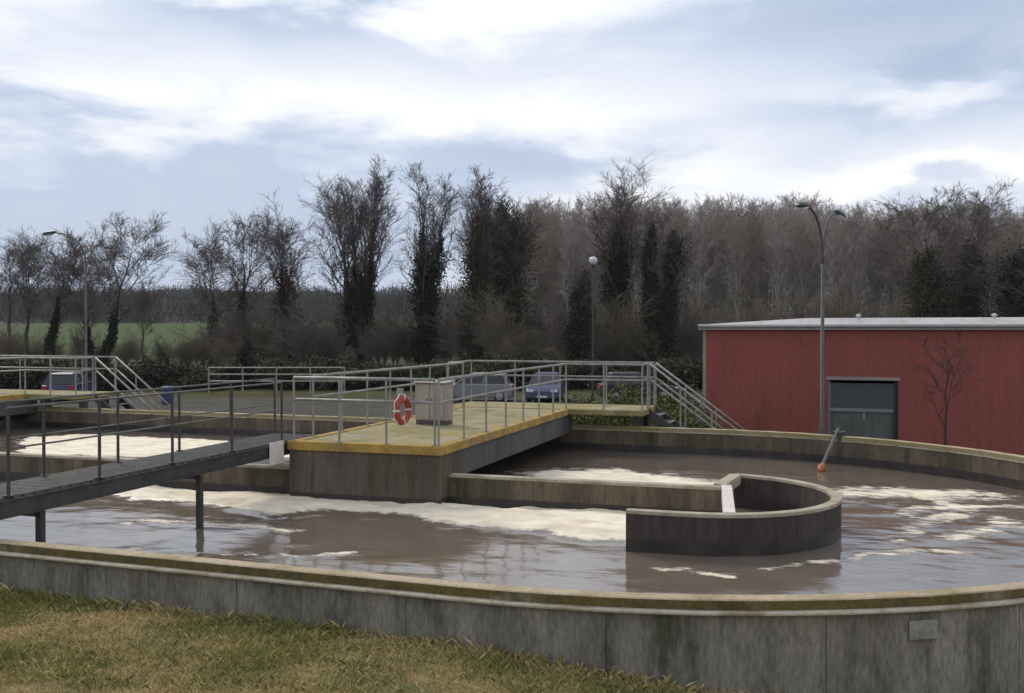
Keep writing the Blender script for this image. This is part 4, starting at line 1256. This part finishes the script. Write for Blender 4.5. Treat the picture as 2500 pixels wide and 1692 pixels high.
# undergrowth
def shrubs():
    protos = []
    for k in range(5):
        trunk, segs = grow(200 + k, 5.0, 'shrub', (0, 0), 1.0, 0.05, 0.010)
        protos.append((trunk_mesh(trunk, 'bark'), crown_mesh(segs, ('twig_mid', 'twig')[k % 2])))
    rr = random.Random(12)
    k = 0
    for i in range(150):
        f = (i + rr.uniform(-0.4, 0.4)) / 150
        xd = -20 + 2400 * f
        D = rr.uniform(84, 112)
        if xd < 440:
            if i % 3 == 2: continue
            h = rr.uniform(1.8, 5.5)
        elif xd < 1580: h = rr.choice((rr.uniform(3, 5), rr.uniform(4.5, 8.5)))
        else: D = rr.uniform(98, 118); h = rr.uniform(5.0, 9.5)
        t = thing('bare_shrub', 'leafless brown shrub in the undergrowth beneath the trees', 'shrub', (px(xd, D), D, gz(D)), rr.uniform(0, 6.28), 'undergrowth shrubs')
        s = h / 5.0
        t.scale = (s * rr.uniform(0.7, 1.1), s, s)
        a, b = protos[rr.randrange(5)]
        link('stem', a, t); link('crown', b, t)
shrubs()

# low evergreen hedge along the back of the yard, bush by bush
def hedge():
    rs = np.random.RandomState(31)
    protos = []
    for k in range(4):
        P = []
        for c in range(26):
            ce = np.array([rs.normal() * 0.75, rs.normal() * 0.5, rs.uniform(0.25, 1.35)])
            P.append(ce + rs.normal(size=(110, 3)) * np.array([0.26, 0.24, 0.24]))
        P = np.concatenate(P); P[:, 2] = np.abs(P[:, 2])
        stem = MB()
        for q in range(5):
            a = q * 1.26
            stem.tube([(0.05 * math.cos(a), 0.05 * math.sin(a), 0), (0.35 * math.cos(a), 0.25 * math.sin(a), 0.7), (0.7 * math.cos(a), 0.45 * math.sin(a), 1.2)], [0.03, 0.022, 0.01], 5)
        protos.append((leaves(rs, P, 0.13, ('ivy_brown', 'ivy')[k % 2], 'foliage'), stem.mesh('stem', 'bark')))
    rr = random.Random(77)
    for i in range(62):
        x = -46 + i * 1.22 + rr.uniform(-0.4, 0.4)
        y = 63 + rr.uniform(-1.5, 1.5)
        t = thing('hedge_bush', 'dark evergreen bush in the low hedge along the back of the yard', 'bush', (x, y, ZFAR - 0.03), rr.uniform(0, 6.28), 'hedge bushes behind the yard')
        sc = rr.uniform(0.85, 1.35)
        t.scale = (sc * 1.1, sc * 1.1, sc)
        f, st = protos[rr.randrange(4)]
        link('foliage', f, t); link('stem', st, t)
    olive = [(x, y, z) for x, y, z in ((4.5, 29.6, 1.0), (5.3, 28.6, 0.8), (3.6, 31.5, 1.1), (4.9, 31.8, 1.25), (2.2, 33.0, 1.0))]
    P = np.concatenate([np.array([rs.normal() * 0.6, rs.normal() * 0.5, rs.uniform(0.2, 1.3)]) + rs.normal(size=(120, 3)) * 0.22 for c in range(24)])
    P[:, 2] = np.abs(P[:, 2])
    om = leaves(rs, P, 0.09, 'olive_leaf', 'foliage')
    for i, (x, y, z) in enumerate(olive):
        t = thing('olive_bush', 'olive-green bush growing beside the stair foot left of the red building', 'bush', (x, y, ZFAR - 0.02), i * 1.3, 'bushes by the stairs')
        t.scale = (z, z, z)
        link('foliage', om, t); link('stem', protos[0][1], t)
hedge()

# far wood on the rising field, reads as one mass; and the distant hill
def far_wood():
    rs = np.random.RandomState(5)
    n = 46000
    x = rs.uniform(-330, 90, n); y = rs.uniform(330, 372, n)
    top = 8.0 + 8.0 * fbm(x / 9, y / 30, 4, 5) + 2.5 * (fbm(x / 2.5, y / 9, 6, 3) - 0.5)
    z = 5.4 + rs.random(n) ** 0.75 * top
    d = rs.normal(size=(n, 3)) * np.array([0.28, 0.28, 1.0]); d /= np.linalg.norm(d, axis=1, keepdims=True)
    l = rs.uniform(1.4, 4.5, n)[:, None]
    P = np.stack([x, y, z], 1)
    V, F = prisms(P - d * l / 2, P + d * l / 2, np.full(n, 0.10), np.full(n, 0.04), 3)
    o = link('far_wood', np_mesh('far_wood', V, F, 'far_wood'))
    stuff(o, 'hazy bare wood along the top of the green field', 'wood')
far_wood()
def hill():
    xs = np.linspace(-2600, 2600, 200)
    prof = 62 + 34 * fbm(xs / 700 + 5, xs * 0, 7, 5)
    V, F = [], []
    rows = [(1500, 0.0), (1650, 0.35), (1850, 0.8), (2000, 1.0), (2300, 0.5), (2600, 0.0)]
    for (y, k) in rows:
        for x, p in zip(xs, prof): V.append((x, y, 2 + p * k + (4 * math.sin(x / 37.0) + 3 * math.sin(x / 13.0)) * (1 if k else 0) * 0.5))
    n = len(xs)
    for j in range(len(rows) - 1):
        for i in range(n - 1): F.append((j * n + i, j * n + i + 1, (j + 1) * n + i + 1, (j + 1) * n + i))
    o = link('hills', np_mesh('hills', V, F, 'far_hill', True))
    struct(o)
hill()

# ------------------------------------------------------------------ grass on the near bank
def grass():
    rs = np.random.RandomState(3)
    n = 260000
    TPA = np.array(TP[:N_NEAR + N_ARC // 2])
    TPA = TPA[TPA[:, 0] > -12.5]
    k = rs.uniform(0, len(TPA) - 1.001, n); k0 = k.astype(int); kf = (k - k0)[:, None]
    Q = TPA[k0] * (1 - kf) + TPA[k0 + 1] * kf
    r = 0.21 + rs.random(n) ** 1.15 * 5.4
    x = Q[:, 0] + Q[:, 2] * r; y = Q[:, 1] + Q[:, 3] * r
    wx = CA * x + SA * y; wy = -SA * x + CA * y
    z = bank_height(x, r)
    # keep what the camera or a step beside it could see
    keep = (wy > 4.2) & (np.abs(wx / wy) < 0.78)
    x, r, y, wx, wy, z = [q[keep] for q in (x, r, y, wx, wy, z)]
    n = len(x)
    gpatch = fbm(x * 0.9, r * 1.1, 14, 4) + 0.20 * np.exp(-((r - 0.6) / 0.55) ** 2) - 0.05
    clump = fbm(x * 4.5, r * 4.5, 17, 3)
    h = (0.022 + 0.036 * clump ** 1.5 + 0.018 * smooth(0.5, 0.62, gpatch)) * rs.uniform(0.5, 1.3, n)
    h += 0.12 * np.exp(-(r - 0.21) / 0.10) * rs.random(n) ** 2
    w = rs.uniform(0.0018, 0.0045, n)
    weed = (rs.random(n) < 0.02) & (fbm(x * 2.3, y * 2.3, 66, 3) > 0.5)
    w = np.where(weed, w * 3.2, w); h = np.where(weed, h * 1.25, h)
    az = rs.random(n) * 6.283
    lean = rs.uniform(0.2, 1.4, n) * h
    laz = rs.random(n) * 6.283
    B = np.stack([wx, wy, z - 0.004 + (fbm(x * 1.1, y * 1.1, 5) - 0.5) * 0.10 * smooth(0.0, 1.0, r) + (fbm(x * 5, y * 5, 8) - 0.5) * 0.045], 1)
    s = np.stack([np.cos(az) * w, np.sin(az) * w, 0 * w], 1)
    ld = np.stack([np.cos(laz) * lean, np.sin(laz) * lean, 0 * h], 1)
    up = np.stack([0 * h, 0 * h, h], 1)
    V = np.stack([B - s, B + s, B + s * 0.4 + ld + up * 0.95, B - s * 0.8 + ld * 0.4 + up * 0.6], 1)
    F = (np.arange(n)[:, None] * 4 + np.array([[0, 1, 2, 3]]))
    me = np_mesh('grass', V.reshape(-1, 3), F, 'grass_blades')
    g = smooth(0.42, 0.74, gpatch + rs.normal(size=n) * 0.13)[:, None]
    straw = np.array([[0.56, 0.43, 0.20]]) * rs.uniform(0.55, 1.15, (n, 1)) * np.array([[1, 1, 1]])
    green = np.array([[0.20, 0.215, 0.06]]) * rs.uniform(0.5, 1.3, (n, 1))
    g = np.where(weed[:, None], 1.0, g)
    col = straw * (1 - g) + green * g
    col = np.concatenate([col, np.ones((n, 1))], 1)
    at = me.color_attributes.new('tint', 'FLOAT_COLOR', 'POINT')
    at.data.foreach_set('color', np.repeat(col, 4, 0).astype(np.float32).ravel())
    stuff(link('grass', me), 'short straw-coloured and green grass on the near bank', 'grass')
grass()

# ------------------------------------------------------------------ thin damp air
def haze():
    m = bpy.data.materials.new('haze')
    m.use_nodes = True
    nt = m.node_tree
    nt.nodes.clear()
    out = _node(nt, 'ShaderNodeOutputMaterial')
    v = _node(nt, 'ShaderNodeVolumePrincipled')
    v.inputs['Color'].default_value = (0.80, 0.87, 0.97, 1)
    v.inputs['Density'].default_value = 0.00014
    nt.links.new(v.outputs[0], out.inputs['Volume'])
    MATS['haze'] = m
    stuff(build('haze', MB().box(-3300, 3300, -70, 4200, -3.5, 140), 'haze'), 'thin pale haze over the far hill', 'haze')
haze()
